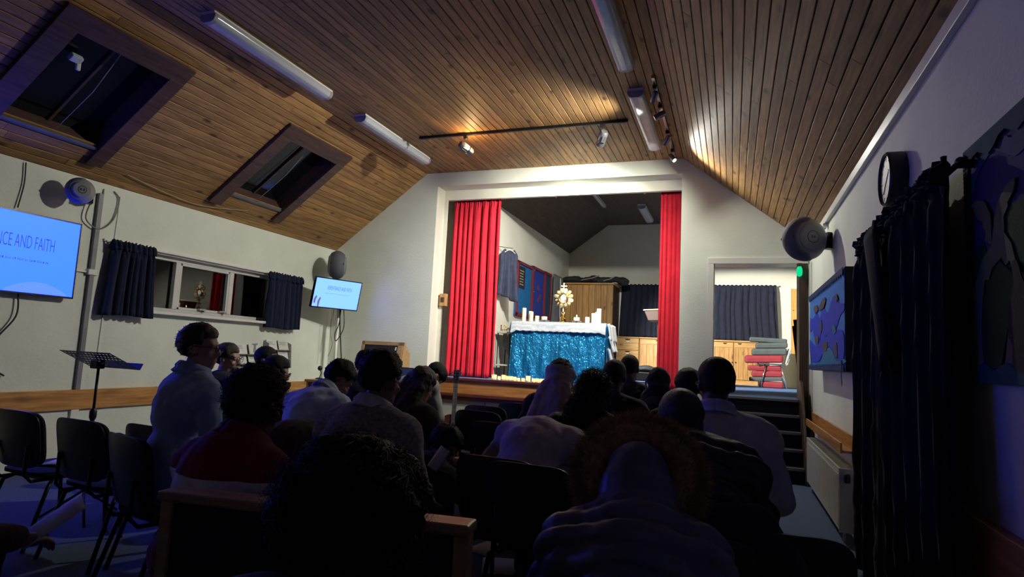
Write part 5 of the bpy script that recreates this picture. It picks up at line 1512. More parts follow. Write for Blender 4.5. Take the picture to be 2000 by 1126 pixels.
def hair_cap(thick, seed, rough, M_, low=-0.085, freq=20.0, front=0.06):
    mb = MB().ell((0, -0.014, 0.034), (0.079 + thick, 0.101 + thick, 0.091 + thick), None, 44, 30)
    vs = [Vector(p) for p in mb.v]
    nv = []
    cl01 = lambda q: max(0.0, min(1.0, q))
    for p in vs:
        d = (p - Vector((0, -0.014, 0.034))).normalized()
        k = rough * (noise.noise(p * freq + Vector((seed, 0, 0))) + 0.6 * noise.noise(p * freq * 2.6 + Vector((seed, 3, 0))))
        # hair thins out towards the hairline
        tt = cl01((p.z - low) / 0.05)
        if p.y > 0.0: tt *= cl01((p.z - 0.055) / 0.045) if p.y > 0.035 else cl01((p.z - 0.0) / 0.05)
        if abs(p.x) > 0.04 and p.y > -0.06: tt *= cl01((p.z + 0.02) / 0.05)
        nv.append(p - d * (thick + 0.007) * (1 - tt) + d * k * tt)
    def keep(c):
        if c.y > front - 0.25 * max(0, c.z - 0.06) * 0 and c.z < 0.068: return False
        if c.y > 0.018 and c.z < 0.01: return False
        if abs(c.x) > 0.045 and c.y > -0.035 and c.z < -0.010: return False
        if c.z < low: return False
        return True
    fs = [f for f in mb.f if keep(sum((vs[i] for i in f), Vector()) / len(f))]
    usedv = sorted({i for f in fs for i in f}); mp = {k: i for i, k in enumerate(usedv)}
    out = MB()
    out.add([M_ @ nv[i] for i in usedv], [tuple(mp[i] for i in f) for f in fs])
    return out
PEOPLE = 0
def person(label, head, yaw=0.0, lean=8, bend=10, bow=15, turn=0, sk=None, top=None, topname='shirt', fit=0.016, hair='short', hm=None, legs=None, wid=1.0, arms='lap', rhand=None,
           collar=None, glasses=False, chair=None, kneel=False, wr=0.006, hood=None, quilt=False, hem_col=None, seed=0, pelvis_z=0.57, nolegs=False, head_scale=1.0):
    global PEOPLE
    PEOPLE += 1
    seed = seed or PEOPLE
    sk = sk or sk_tan; hm = hm or m_hairblk; legs = legs or m_trous
    a1, a2, nb_ = R(lean), R(lean + bend), R(lean + bend * 0.8 + bow * 0.35)
    hb = R(bow)
    P0 = Vector((0, 0, pelvis_z if not kneel else 0.36))
    base = d_(a1) * 0.25 + d_(a2) * 0.22
    hz = P0.z + 0.11 * math.cos(nb_) + 0.085 * math.cos(hb) * 0.9
    s = (head[2] - hz) / max(base.z, 0.05)
    s = max(0.72, min(1.3, s))
    P1 = P0 + d_(a1) * 0.25 * s; P2 = P1 + d_(a2) * 0.22 * s; P3 = P2 + d_(nb_) * 0.11
    H = P3 + d_(hb) * 0.085 + Vector((0, 0.015 * math.cos(hb), -0.015 * math.sin(hb)))
    hp = Matrix.Rotation(yaw, 3, 'Z') @ Vector((H.x, H.y, 0))
    loc = Vector((head[0] - hp.x, head[1] - hp.y, 0))
    t = thing('person', label, 'person', loc, yaw, 'people praying in the hall')
    if abs(H.z - head[2]) > 0.02: print('PERSON z', label, round(H.z - head[2], 3))
    HM = Matrix.Translation(H) @ Matrix.Rotation(R(turn), 4, 'Z') @ Matrix.Rotation(-hb, 4, 'X') @ Matrix.Scale(head_scale, 4)
    # trunk
    tw = wid
    trunk = [('e', P0 + Vector((0, -0.01, 0)), (0.165 * tw, 0.125, 0.125), rx_(a1)), ('e', P0.lerp(P1, 0.5), (0.150 * tw, 0.115, 0.17), rx_(a1)), ('e', P1.lerp(P2, 0.45), (0.165 * tw, 0.125, 0.19), rx_(a2))]
    shw = 0.175 * tw
    up2 = d_(a2)
    sh = {}
    for sx in (-1, 1):
        sh[sx] = P2 + Vector((sx * shw, 0.01, 0)) - up2 * 0.035
        trunk.append(('c', P2.lerp(P3, 0.25), sh[sx], 0.058, 0.060))
    trunk.append(('c', sh[-1] - up2 * 0.03, sh[1] - up2 * 0.03, 0.075, 0.075))
    armp = []; handp = []
    for sx in (-1, 1):
        if arms == 'lap': wrp = Vector((sx * 0.06, max(0.27, P2.y + 0.16), 0.69))
        elif arms == 'knees': wrp = Vector((sx * 0.10, 0.42, 0.66))
        elif arms == 'face': wrp = H + Vector((sx * 0.05, 0.13, -0.12))
        if rhand is not None and sx == 1: wrp = Vector(rhand)
        mid = (sh[sx] + wrp) / 2
        dist = (wrp - sh[sx]).length
        if dist > 0.54:
            wrp = sh[sx] + (wrp - sh[sx]) * (0.54 / dist); mid = (sh[sx] + wrp) / 2; dist = 0.54
        hgt = math.sqrt(max(0.0, 0.28 ** 2 - (dist / 2) ** 2))
        dirn = (wrp - sh[sx]).normalized()
        out = Vector((sx * 0.7, -0.35, -0.6)); out -= dirn * out.dot(dirn); out.normalize()
        el = mid + out * hgt
        armp += [('c', sh[sx], el, 0.053, 0.043), ('c', el, wrp - (wrp - el).normalized() * 0.02, 0.042, 0.031)]
        fdir = ((wrp - el).normalized() + Vector((-sx * 0.3, 0.2, 0))).normalized()
        handp += [('c', el.lerp(wrp, 0.75), wrp, 0.028, 0.024)] + hand_parts(wrp, fdir, Vector((0, 0, 1)), -sx)
    legp = []; feet = []
    for sx in (-1, 1):
        hip = P0 + Vector((sx * 0.09, 0, -0.01))
        if kneel:
            kn = Vector((sx * 0.10, 0.14, 0.085)); an = Vector((sx * 0.10, -0.30, 0.075))
            legp += [('c', hip, kn, 0.085, 0.062), ('c', kn, an, 0.056, 0.042)]
            feet.append((an, Vector((0, -0.35, 1)), Vector((0, -1, 0))))
        else:
            kn = Vector((sx * 0.125, 0.43, 0.535)); an = Vector((sx * 0.13, 0.44, 0.10))
            legp += [('c', hip, kn, 0.085, 0.062), ('c', kn, an, 0.056, 0.040)]
            feet.append((an, Vector((0, 1, -0.12)), Vector((0, 0, -1))))
    # one continuous body
    mb = MB()
    add_parts(mb, [('c', P2 - up2 * 0.06, P3, 0.058, 0.053), ('c', P3, H - d_(hb) * 0.03, 0.053, 0.050)])
    add_parts(mb, trunk, -0.004); add_parts(mb, armp, -0.004); add_parts(mb, legp, -0.006); add_parts(mb, handp)
    hd = add_parts(MB(), HEAD); hd.xf(HM); mb.add(hd.v, hd.f)
    body = remeshed(mb, 0.0095, 3)
    link('body', body, sk, t, True)
    for sx in (-1, 1):
        e_ = MB().ell((sx * 0.030, 0.076, 0.004), (0.012, 0.010, 0.008), None, 10, 8).xf(HM).build('eye', m_eye, t, smooth=True)
        MB().ell((sx * 0.030, 0.0845, 0.004), (0.0045, 0.003, 0.0045), None, 8, 6).xf(HM).build('iris', m_pupil, e_, smooth=True)
    # top garment
    gm = MB(); add_parts(gm, trunk, fit); add_parts(gm, armp, fit * 0.85)
    if hood:
        hbk = P2.lerp(P3, 0.55) + Vector((0, -0.055, 0.0))
        if hood == 'down':
            gm.cap(hbk + Vector((-0.10, 0.03, -0.01)), hbk + Vector((0.10, 0.03, -0.01)), 0.060, 0.060)
            gm.ell(hbk + Vector((0, -0.015, -0.045)), (0.12, 0.055, 0.085))
        elif hood == 'up':
            h2 = MB().ell((0, -0.035, 0.005), (0.098, 0.115, 0.105)).ell((0, -0.065, -0.06), (0.115, 0.10, 0.10)).xf(HM); gm.add(h2.v, h2.f)
            gm.cap(H - d_(hb) * 0.06 + Vector((0, -0.04, 0)), P2 + Vector((0, -0.02, 0)), 0.095, 0.10)
    gme = remeshed(gm, 0.013, 9 if hood == 'down' and not quilt else 3, wr, 11.0, seed)
    if quilt:
        # stitched channels across the jacket: puffed between the seams
        for v in gme.vertices:
            cc_ = (v.co - P0).dot(up2)
            if cc_ > (P2 - P0).dot(up2) + 0.05: continue
            ph = cc_ * math.pi / 0.072 + 0.35 * noise.noise(v.co * 6)
            v.co += v.normal * (0.030 * (abs(math.sin(ph)) ** 0.5 - 0.75) + 0.006 * noise.noise(v.co * 26))
    tg_ = link(topname, gme, top, t, True)
    if hem_col is not None:
        bq = bmesh.new(); bq.from_mesh(gme)
        for zc in hem_col[1:]:
            bmesh.ops.bisect_plane(bq, geom=bq.verts[:] + bq.edges[:] + bq.faces[:], plane_co=(0, 0, zc), plane_no=(0, 0, 1))
        bq.to_mesh(gme); bq.free()
        gme.materials.append(hem_col[0])
        for p in gme.polygons:
            if hem_col[1] <= p.center.z < hem_col[2]: p.material_index = 1
        gme.shade_smooth()
    if collar:
        cm = Matrix.Translation(P2.lerp(P3, 0.62) + Vector((0, -0.004, 0))) @ rx_(nb_ + R(8)).to_4x4()
        cl = MB()
        def cf__(u, v):
            a = 2 * math.pi * u
            r = 0.068 + 0.030 * (1 - v) + (0.010 if v > 0.5 else 0)
            return cm @ Vector((r * math.sin(a), -r * 1.05 * math.cos(a), -0.03 + 0.062 * v))
        cl.grid(cf__, 30, 5)
        link('collar', cl.mesh('collar'), collar, tg_, True, solid=0.008)
    lg = MB(); add_parts(lg, legp, 0.012); add_parts(lg, [trunk[0]], 0.004)
    link('trousers', remeshed(lg, 0.015, 3, 0.004, 10, seed), legs, t, True)
    for (an, fd, dn) in feet:
        fd = fd.normalized()
        sm = MB().cap(an + dn * 0.045 - fd * 0.05, an + dn * 0.055 + fd * 0.14, 0.040, 0.036).cap(an, an + dn * 0.05, 0.045, 0.042)
        for v in range(len(sm.v)):
            pass
        link('shoe', remeshed(sm, 0.014, 2), m_shoe, t, True)
    # hair
    if hair == 'short':
        hair_cap(0.006, seed, 0.004, HM).build('hair', hm, t, smooth=True, solid=0.010)
    elif hair == 'crop':
        hair_cap(0.002, seed, 0.002, HM, -0.075).build('hair', hm, t, smooth=True, solid=0.008)
    elif hair == 'thick':
        hc = hair_cap(0.016, seed, 0.010, HM, -0.10); strands(hc, 500, (0, -0.014, 0.034), (0.095, 0.117, 0.108), 0.018, 0.003, HM, seed, 0.3, 0.5, -0.8)
        hc.build('hair', hm, t, smooth=True)
    elif hair == 'curly':
        hc = hair_cap(0.026, seed, 0.020, HM, -0.115, 26); strands(hc, 2200, (0, -0.018, 0.036), (0.106, 0.128, 0.120), 0.030, 0.0022, HM, seed, 0.45, 1.6, -0.9)
        hc.build('hair', hm, t, smooth=True)
    elif hair == 'afro':
        hc = hair_cap(0.036, seed, 0.024, HM, -0.15, 22); strands(hc, 4200, (0, -0.02, 0.036), (0.114, 0.135, 0.126), 0.032, 0.0012, HM, seed, 0.6, 1.7, -0.95)
        hc.build('hair', hm, t, smooth=True)
    elif hair in ('long', 'longcurly'):
        back = P2.lerp(P1, 0.55) + Vector((0, -0.15 - 0.03, 0.0))
        crown = HM @ Vector((0, -0.06, 0.03)); nape = HM @ Vector((0, -0.085, -0.07))
        lm = MB(); h2 = MB().ell((0, -0.016, 0.036), (0.090, 0.112, 0.102)).xf(HM); lm.add(h2.v, h2.f)
        # open the face: hair is only at the crown, sides and back
        lm2 = MB()
        for dx in (-0.055, -0.02, 0.02, 0.055):
            lm2.cap(crown + Vector((dx, 0, 0)), nape + Vector((dx * 1.1, 0, 0)), 0.050, 0.045)
            lm2.cap(nape + Vector((dx * 1.1, 0, 0)), back + Vector((dx * 1.3, 0, 0.02 * math.sin(dx * 90))), 0.045, 0.022)
        hm_ = remeshed(lm2, 0.012, 2, 0.012 if hair == 'longcurly' else 0.007, 34, seed)
        link('hair_length', hm_, hm, t, True)
        hc = hair_cap(0.014, seed, 0.008, HM, -0.10)
        if hair == 'longcurly':
            strands(hc, 1600, (0, -0.02, 0.02), (0.105, 0.125, 0.13), 0.06, 0.0025, HM, seed, 0.2, 1.5, -1.0)
            M2 = Matrix.Translation(nape.lerp(back, 0.45))
            strands(hc, 1500, (0, 0, 0), (0.12, 0.07, 0.16), 0.055, 0.0025, M2, seed + 7, 0.35, 1.5, -1.0)
        hc.build('hair', hm, t, smooth=True)
    if glasses:
        gl = MB()
        for sx in (-1, 1):
            gl.torus((sx * 0.033, 0.104, 0.004), 0.022, 0.0022, Matrix.Rotation(R(90), 3, 'X'), 20, 6)
            gl.tube([(sx * 0.055, 0.102, 0.008), (sx * 0.078, 0.06, 0.010), (sx * 0.084, -0.01, 0.010), (sx * 0.080, -0.025, -0.01)], 0.0022, 6)
        gl.tube([(-0.011, 0.106, 0.008), (0.011, 0.106, 0.008)], 0.0022, 6)
        gl.xf(HM).build('glasses', mat('dark_spectacle_frame', (0.02, 0.016, 0.014), 0.25, 0.4), t, smooth=True)
    if chair:
        cl_ = Matrix.Rotation(yaw, 3, 'Z') @ Vector((0, 0.03, 0))
        place_chair(loc.x + cl_.x, loc.y + cl_.y, yaw, chair)
    return t, dict(P0=P0, P1=P1, P2=P2, P3=P3, H=H, HM=HM, loc=loc, yaw=yaw)

def cloth(name, c, v=0.15, sh=0.15, sc=14):
    return mat(name, c, 0.88, var=v, scale=sc, bump=0.25, bscale=120, spec=0.2, sheen=sh)
c_blue = cloth('slate_blue_shirt', (0.34, 0.46, 0.70)); c_lblue = cloth('pale_blue_shirt', (0.52, 0.58, 0.80)); c_tweed = cloth('grey_tweed', (0.26, 0.24, 0.23), 0.45, 0.2, 60)
c_black = cloth('black_jersey', (0.010, 0.010, 0.013)); c_char = cloth('charcoal_knit', (0.022, 0.022, 0.028)); c_red = cloth('burgundy_knit', (0.17, 0.018, 0.028)); c_white = cloth('off_white_band', (0.66, 0.66, 0.68))
c_hood = cloth('lavender_grey_fleece', (0.50, 0.43, 0.45)); c_whites = cloth('grey_white_shirt', (0.60, 0.61, 0.64)); c_veil = cloth('smoke_grey_veil', (0.36, 0.32, 0.34)); c_puff = mat('black_puffer_nylon', (0.012, 0.012, 0.017), 0.42, var=0.2, spec=0.5)
c_puff2 = mat('slate_puffer_nylon', (0.10, 0.11, 0.16), 0.42, var=0.2, spec=0.5); c_grey = cloth('mid_grey_shirt', (0.28, 0.27, 0.27)); c_brown = cloth('dark_brown_cardigan', (0.06, 0.045, 0.042))

person('man in slate blue shirt and glasses looking right, head highest on the left', (-2.779, 2.634, 1.265), R(-18), 4, 6, 2, -48, sk_light, c_blue, 'shirt', 0.020, 'thick', m_hairbrn, collar=c_blue, glasses=True, chair='black chair under the man in the slate blue shirt', wr=0.009)
person('man with glasses in profile just right of the blue-shirted man', (-3.955, 4.038, 1.163), R(-14), 4, 8, 4, -58, sk_light, c_black, 'jacket', 0.022, 'short', m_hairbrn, glasses=True, chair='black chair under the man with glasses in profile')
person('man with cropped hair in front of the leaflet racks', (-4.102, 4.66, 1.150), R(-12), 4, 8, 4, -54, sk_tan, c_char, 'sweater', 0.018, 'crop', m_hairblk, chair='black chair under the man with cropped hair')
person('man in black jacket and glasses, nearest below the leaflet racks', (-3.503, 4.106, 1.085), R(-12), 8, 12, 18, -48, sk_tan, c_black, 'jacket', 0.024, 'short', m_hairblk, glasses=True, chair='black chair under the man in the black jacket with glasses')
person('person with dark curly hair in a burgundy sweater with a white band', (-1.72, 1.93, 1.075), R(-8), 10, 14, 14, 0, sk_tan, c_red, 'sweater', 0.020, 'curly', m_hairblk, collar=c_red, hem_col=(c_white, 0.73, 0.845), wid=1.08)
person('man in pale blue shirt with bowed head behind the tweed jacket', (-2.538, 3.598, 1.095), R(-10), 16, 22, 45, -20, sk_tan, c_lblue, 'shirt', 0.018, 'thick', m_hairblk, collar=c_lblue, wid=1.08, chair='black chair under the man in the pale blue shirt', wr=0.010)
person('dark-haired person partly hidden behind the pale blue shirt', (-2.731, 4.25, 1.165), R(-10), 6, 12, 20, 0, sk_tan, c_char, 'sweater', 0.018, 'thick', m_hairblk, chair='black chair under the half-hidden dark-haired person')
person('man in grey tweed jacket with thick black hair in the centre', (-1.507, 2.465, 1.170), R(-10), 6, 12, 10, 0, sk_tan, c_tweed, 'jacket', 0.028, 'thick', m_hairblk, collar=c_whites, wid=1.10, chair='black chair under the man in the tweed jacket', wr=0.008)
person('woman with long dark hair bowing beside the guitar', (-1.98, 3.75, 1.075), R(-8), 10, 18, 35, 0, sk_light, c_brown, 'cardigan', 0.018, 'long', m_hairbrn, wid=0.92, chair='black chair under the woman with long dark hair')
person('person in grey bent far forward below the wooden box, near the stage', (-2.60, 5.15, 1.10), R(-18), 16, 24, 75, -20, sk_light, c_grey, 'shirt', 0.022, 'short', m_hairblk, wid=0.98, chair='black chair under the person in grey bent forward')
t_v, g_v = person('woman in a smoke grey veil in front of the tea lights', (-1.239, 4.597, 1.165), R(-4), 8, 14, 22, 0, sk_light, c_char, 'cardigan', 0.020, 'thick', m_hairblk, wid=0.95, chair='black chair under the woman in the grey veil')
t_h, g_h = person('person in a lavender grey hoodie bent forward with head down', (-0.99, 3.62, 0.875), R(-6), 34, 34, 85, 0, sk_tan, c_hood, 'hoodie', 0.030, 'short', m_hairblk, wid=1.02, chair='black chair under the person in the lavender hoodie', hood='down', arms='knees', wr=0.010)
person('woman with dark curly shoulder-length hair in black', (-0.848, 3.999, 1.090), R(-4), 8, 14, 22, 0, sk_tan, c_black, 'sweater', 0.020, 'longcurly', m_hairblk, wid=1.0, chair='black chair under the woman with dark curly hair')
person('man in black with cropped hair and bare neck, right of the curly hair', (-0.806, 4.50, 1.185), R(-2), 6, 10, 8, 0, sk_dark, c_black, 'sweater', 0.018, 'crop', m_hairblk, wid=1.08, chair='black chair under the man with the bare neck')
person('man with round cropped head farthest forward below the pine drawers', (-0.881, 5.683, 1.235), R(0), 4, 8, 6, 0, sk_dark, c_black, 'sweater', 0.018, 'crop', m_hairblk, wid=1.08, chair='black chair under the man farthest forward')
t_s, g_s = person('woman in a dark headscarf with a pale edge by the red curtain', (-0.592, 5.373, 1.120), R(6), 8, 14, 20, 10, sk_tan, c_black, 'cardigan', 0.020, 'none', m_hairblk, wid=0.92, chair='black chair under the woman in the headscarf')
person('man half hidden behind the pale-shirted man on the right', (-0.27, 4.209, 1.150), R(4), 8, 14, 18, 12, sk_dark, c_black, 'jacket', 0.022, 'short', m_hairblk, chair='black chair under the man half hidden on the right')
person('man in grey-white shirt and glasses by the steps', (-0.071, 3.035, 1.220), R(2), 5, 10, 10, 16, sk_dark, c_whites, 'shirt', 0.024, 'crop', m_hairblk, collar=c_lblue, glasses=True, wid=1.10, chair='black chair under the man in the grey-white shirt', wr=0.008)
person('man in black puffer jacket with greying hair, head bowed', (-0.19, 2.55, 1.085), R(4), 18, 24, 48, 0, sk_dark, c_puff, 'puffer_jacket', 0.050, 'short', m_hairgrey, wid=1.06, chair='black chair under the man in the black puffer jacket', hood='down', quilt=True)
t_f, g_f = person('person in slate puffer jacket with a brown fur-trimmed hood', (-0.266, 1.925, 0.945), R(6), 28, 22, 34, 0, sk_tan, c_puff2, 'puffer_jacket', 0.040, 'none', m_hairbrn, wid=0.86, chair='black chair under the person in the fur-trimmed hood', hood='up', quilt=True)
person('very dark full-haired head closest to the camera at the bottom centre', (-0.59, 0.90, 1.005), R(-20), 26, 20, 28, 0, sk_dark, c_black, 'sweater', 0.022, 'afro', m_hairblk, wid=0.9, chair='black chair under the person closest to the camera')
person('kneeling person with dark hair in the aisle right of the tweed jacket', (-1.55, 3.26, 0.77), R(-8), 20, 22, 50, 0, sk_tan, c_black, 'sweater', 0.022, 'thick', m_hairblk, kneel=True, wid=0.85, arms='face')
person('bowed person with long dark brown hair left of the tweed jacket', (-2.06, 2.95, 0.845), R(-12), 42, 30, 75, 0, sk_light, c_brown, 'cardigan', 0.020, 'thick', m_hairbrn, wid=0.95, chair='black chair under the bowed brown-haired person', arms='knees')
t_p, g_p = person('person at the bottom left edge holding a sheet of paper', (-2.62, 1.40, 1.08), R(-25), 14, 18, 40, 0, sk_tan, c_brown, 'cardigan', 0.018, 'long', m_hairblk, wid=0.95, chair='black chair under the person at the left edge', rhand=(0.22, 0.52, 0.60))

# veil, scarf and fur trim are clothing of their people
def drape(t, g, m_, rad, drop, name, off=0.0, seed=1, back=0.0):
    mb = MB(); h2 = MB().ell((0, -0.02, 0.03), rad).ell((0, -0.03, -0.06), (rad[0] * 0.98, rad[1] * 0.9, rad[2] * 0.9)).xf(g['HM']); mb.add(h2.v, h2.f)
    sho = g['P2'] + Vector((0, -0.03, -0.02))
    nk = g['H'] + Vector((0, -0.04 - 0.4 * back, -0.08))
    for dx in (-0.09, -0.03, 0.03, 0.09):
        mb.cap(nk + Vector((dx * 0.6, 0, 0)), sho + Vector((dx * 1.25, -0.06 - back, -drop)), 0.07, 0.055)
    me = remeshed(mb, 0.012, 3, 0.012, 12, seed)
    # the face stays open
    inv = g['HM'].inverted()
    bm2 = bmesh.new(); bm2.from_mesh(me)
    dele = [f for f in bm2.faces if (lambda c: c.y > 0.045 and -0.12 < c.z < 0.075)(inv @ f.calc_center_median())]
    bmesh.ops.delete(bm2, geom=dele, context='FACES')
    if off:
        dele = [f for f in bm2.faces if (inv @ f.calc_center_median()).z > off]
        bmesh.ops.delete(bm2, geom=dele, context='FACES')
    bm2.to_mesh(me); bm2.free()
    return link(name, me, m_, t, True, solid=0.006)
drape(t_v, g_v, c_veil, (0.112, 0.130, 0.128), 0.20, 'veil', 0.050, 3, 0.19)
dk_scarf = cloth('black_headscarf', (0.016, 0.015, 0.018))
sc_o = drape(t_s, g_s, dk_scarf, (0.098, 0.112, 0.116), 0.05, 'headscarf', 0, 5)
eg = MB()
pts = [g_s['HM'] @ Vector((0.094 * math.sin(a), 0.048, 0.02 + 0.112 * math.cos(a))) for a in [R(-120 + 240 * i / 20) for i in range(21)]]
eg.tube(pts, 0.009, 8); eg.build('pale_edge', cloth('pale_scarf_edge', (0.34, 0.33, 0.33)), sc_o, smooth=True)
fur = MB()
HMf = g_f['HM']
core = MB()
ringp = []
for i in range(33):
    a = R(-135 + 270 * i / 32)
    ringp.append(Vector((0.138 * math.sin(a), -0.010, 0.025 + 0.138 * math.cos(a))))
core.tube([HMf @ p for p in ringp], 0.046, 10)
m_fur = mat('brown_fur', (0.36, 0.22, 0.12), 0.8, var=0.35, scale=40, spec=0.2)
rn = random.Random(11)
for k in range(9000):
    i = rn.randrange(32); u = rn.random()
    p = ringp[i].lerp(ringp[i + 1], u)
    v = Vector((rn.gauss(0, 1), rn.gauss(0, 0.8), rn.gauss(0, 1))); v += (p - Vector((0, 0.02, 0.01))).normalized() * 1.3; v.normalize()
    q0 = p + v * 0.036
    L = rn.uniform(0.025, 0.060)
    a = v.orthogonal().normalized(); w2 = rn.uniform(0, 6.28); sd = (a * math.cos(w2) + v.cross(a) * math.sin(w2))
    q1 = q0 + v * L * 0.6 + sd * L * 0.12; q2 = q0 + v * L + sd * L * 0.3 + Vector((0, 0, -0.008))
    pr = v.cross(sd) * 0.0011
    fur.add([HMf @ x for x in (q0 - pr, q0 + pr, q1 + pr * 0.7, q1 - pr * 0.7, q2)], [(0, 1, 2, 3), (3, 2, 4)])
core.add(fur.v, fur.f)
core.build('fur_trim', m_fur, t_f, smooth=True)
# ================================================================ OTHER THINGS IN THE HALL
# music stand
t = thing('music_stand', 'black perforated music stand by the left wall', 'music stand', (-4.394, 3.258, 0), R(178.6))
ds = MB(); tl2 = R(38)
RMs = Matrix.Translation((0, 0.0, 1.133)) @ Matrix.Rotation(R(26), 4, 'X')
nx, ny = 14, 6; w2, h2 = 0.258, 0.125
hx, hy = 2 * w2 / nx, 2 * h2 / ny
dk = MB()
for i in range(nx + 1):
    dk.box((-w2 + i * hx, 0, 0), (0.017, 2 * h2 + 0.02, 0.003))
for j in range(ny + 1):
    dk.box((0, -h2 + j * hy, 0), (2 * w2 + 0.02, 0.017, 0.003))
dk.xf(RMs).build('desk', m_darkmetal, t)
MB().box((0, -h2 - 0.012, 0.025), (2 * w2 + 0.02, 0.005, 0.05)).xf(RMs).build('lip', m_darkmetal, t)
MB().tube([(0, 0, 0.55), (0, 0, 1.10)], 0.010, 10).build('upper_pole', m_darkmetal, t, smooth=True)
MB().tube([(0, 0, 0.16), (0, 0, 0.72)], 0.015, 10).build('lower_pole', m_darkmetal, t, smooth=True)
MB().lathe([(0.018, 0.70), (0.024, 0.72), (0.024, 0.76), (0.014, 0.78)], 14).build('collar', m_black, t, smooth=40)
MB().box((0, 0.01, 1.10), (0.08, 0.06, 0.06)).build('clutch', m_darkmetal, t, bevel=0.006)
for k in range(3):
    a = R(30 + 120 * k)
    MB().tube([(0, 0, 0.20), (0.14 * math.cos(a), 0.14 * math.sin(a), 0.10), (0.27 * math.cos(a), 0.27 * math.sin(a), 0.008)], 0.009, 8).build('leg', m_darkmetal, t, smooth=True)

# guitar standing in front of the stage
t = thing('guitar', 'dark sunburst acoustic guitar standing upright before the stage', 'guitar', (-3.22, 6.98, 0.03), R(20))
def gout(sc=1.0):
    half = [(0.0, 0.0), (0.10, 0.008), (0.165, 0.05), (0.195, 0.13), (0.180, 0.215), (0.135, 0.275), (0.118, 0.32), (0.130, 0.38), (0.142, 0.43), (0.128, 0.485), (0.08, 0.515), (0.03, 0.52)]
    L_ = [(-x * sc, 0.26 + (z - 0.26) * sc) for x, z in half[1:]][::-1]
    half2 = half[:9] + [(0.105, 0.452), (0.062, 0.450), (0.045, 0.475), (0.03, 0.50)]
    return wavy([(x * sc, 0.26 + (z - 0.26) * sc) for x, z in half2] + L_, 3)
GM = Matrix.Rotation(R(-7), 4, 'X')
m_burst = mat('dark_sunburst_wood', (0.035, 0.008, 0.010), 0.18, var=0.3, scale=3); m_top = mat('red_brown_spruce', (0.09, 0.022, 0.015), 0.18, var=0.35, scale=2.5)
MB().prism(gout(), (0, 0.05, 0), (1, 0, 0), (0, 0, 1), 0.10).xf(GM).build('body', m_burst, t, smooth=40)
MB().prism(gout(0.97), (0, -0.050, 0), (1, 0, 0), (0, 0, 1), 0.004).xf(GM).build('soundboard', m_top, t)
MB().prism(gout(1.01), (0, -0.046, 0), (1, 0, 0), (0, 0, 1), 0.003).xf(GM).build('binding', mat('cream_binding', (0.72, 0.66, 0.48), 0.4), t)
MB().lathe([(0.052, 0), (0.052, 0.002)], 28, GM @ Matrix.Translation((0, -0.055, 0.335)) @ Matrix.Rotation(R(90), 4, 'X')).build('sound_hole', m_void, t)
MB().bb(-0.085, 0.085, -0.066, -0.054, 0.155, 0.185).xf(GM).build('bridge', m_darkwood, t, bevel=0.004)
nk = MB().bb(-0.025, 0.025, -0.062, -0.030, 0.48, 0.90).xf(GM).build('neck', mat('pale_neck_wood', (0.45, 0.40, 0.30), 0.3), t, bevel=0.008)
fb = MB().bb(-0.027, 0.027, -0.068, -0.062, 0.38, 0.90).xf(GM).build('fretboard', mat('grey_fretboard', (0.10, 0.10, 0.10), 0.25), t)
for k in range(14):
    z = 0.90 - 0.50 * (1 - 0.5 ** (k / 12)) * 1.05 - 0.02
    MB().bb(-0.026, 0.026, -0.070, -0.068, z, z + 0.003).xf(GM).build('fret', m_chrome, fb)
hs = MB().prism([(-0.022, 0.90), (0.022, 0.90), (0.036, 0.95), (0.038, 1.06), (0.020, 1.075), (0, 1.065), (-0.020, 1.075), (-0.038, 1.06), (-0.036, 0.95)], (0, -0.040, 0), (1, 0, 0), (0, 0, 1), 0.018).xf(GM).build('headstock', m_black, t, bevel=0.003)
for s in (-1, 1):
    for k in range(3):
        p = MB(); p.tube([(s * 0.036, -0.048, 0.965 + 0.036 * k), (s * 0.052, -0.048, 0.965 + 0.036 * k)], 0.003, 6); p.ell((s * 0.058, -0.048, 0.965 + 0.036 * k), (0.010, 0.005, 0.009), None, 10, 6)
        p.lathe([(0.007, 0), (0.007, 0.012)], 10, Matrix.Translation((s * 0.020, -0.058, 0.965 + 0.036 * k)) @ Matrix.Rotation(R(90), 4, 'X'))
        p.xf(GM).build('tuning_peg', m_chrome, hs, smooth=40)
for k in range(6):
    x = -0.0175 + 0.007 * k
    MB().tube([GM @ Vector((x * 1.4, -0.067, 0.17)), GM @ Vector((x, -0.073, 0.90))], 0.0007, 4).build('string', m_chrome, t)
t = thing('guitar_stand', 'black folding stand holding the acoustic guitar', 'stand', (-3.22, 6.98, 0), R(20))
for s in (-1, 1):
    MB().tube([(s * 0.16, -0.12, 0.008), (s * 0.10, -0.06, 0.022), (s * 0.06, 0.10, 0.06), (0, 0.16, 0.45)], 0.009, 8).build('leg', m_darkmetal, t, smooth=True)
MB().tube([(0, 0.16, 0.45), (0, 0.30, 0.008)], 0.009, 8).build('leg', m_darkmetal, t, smooth=True)

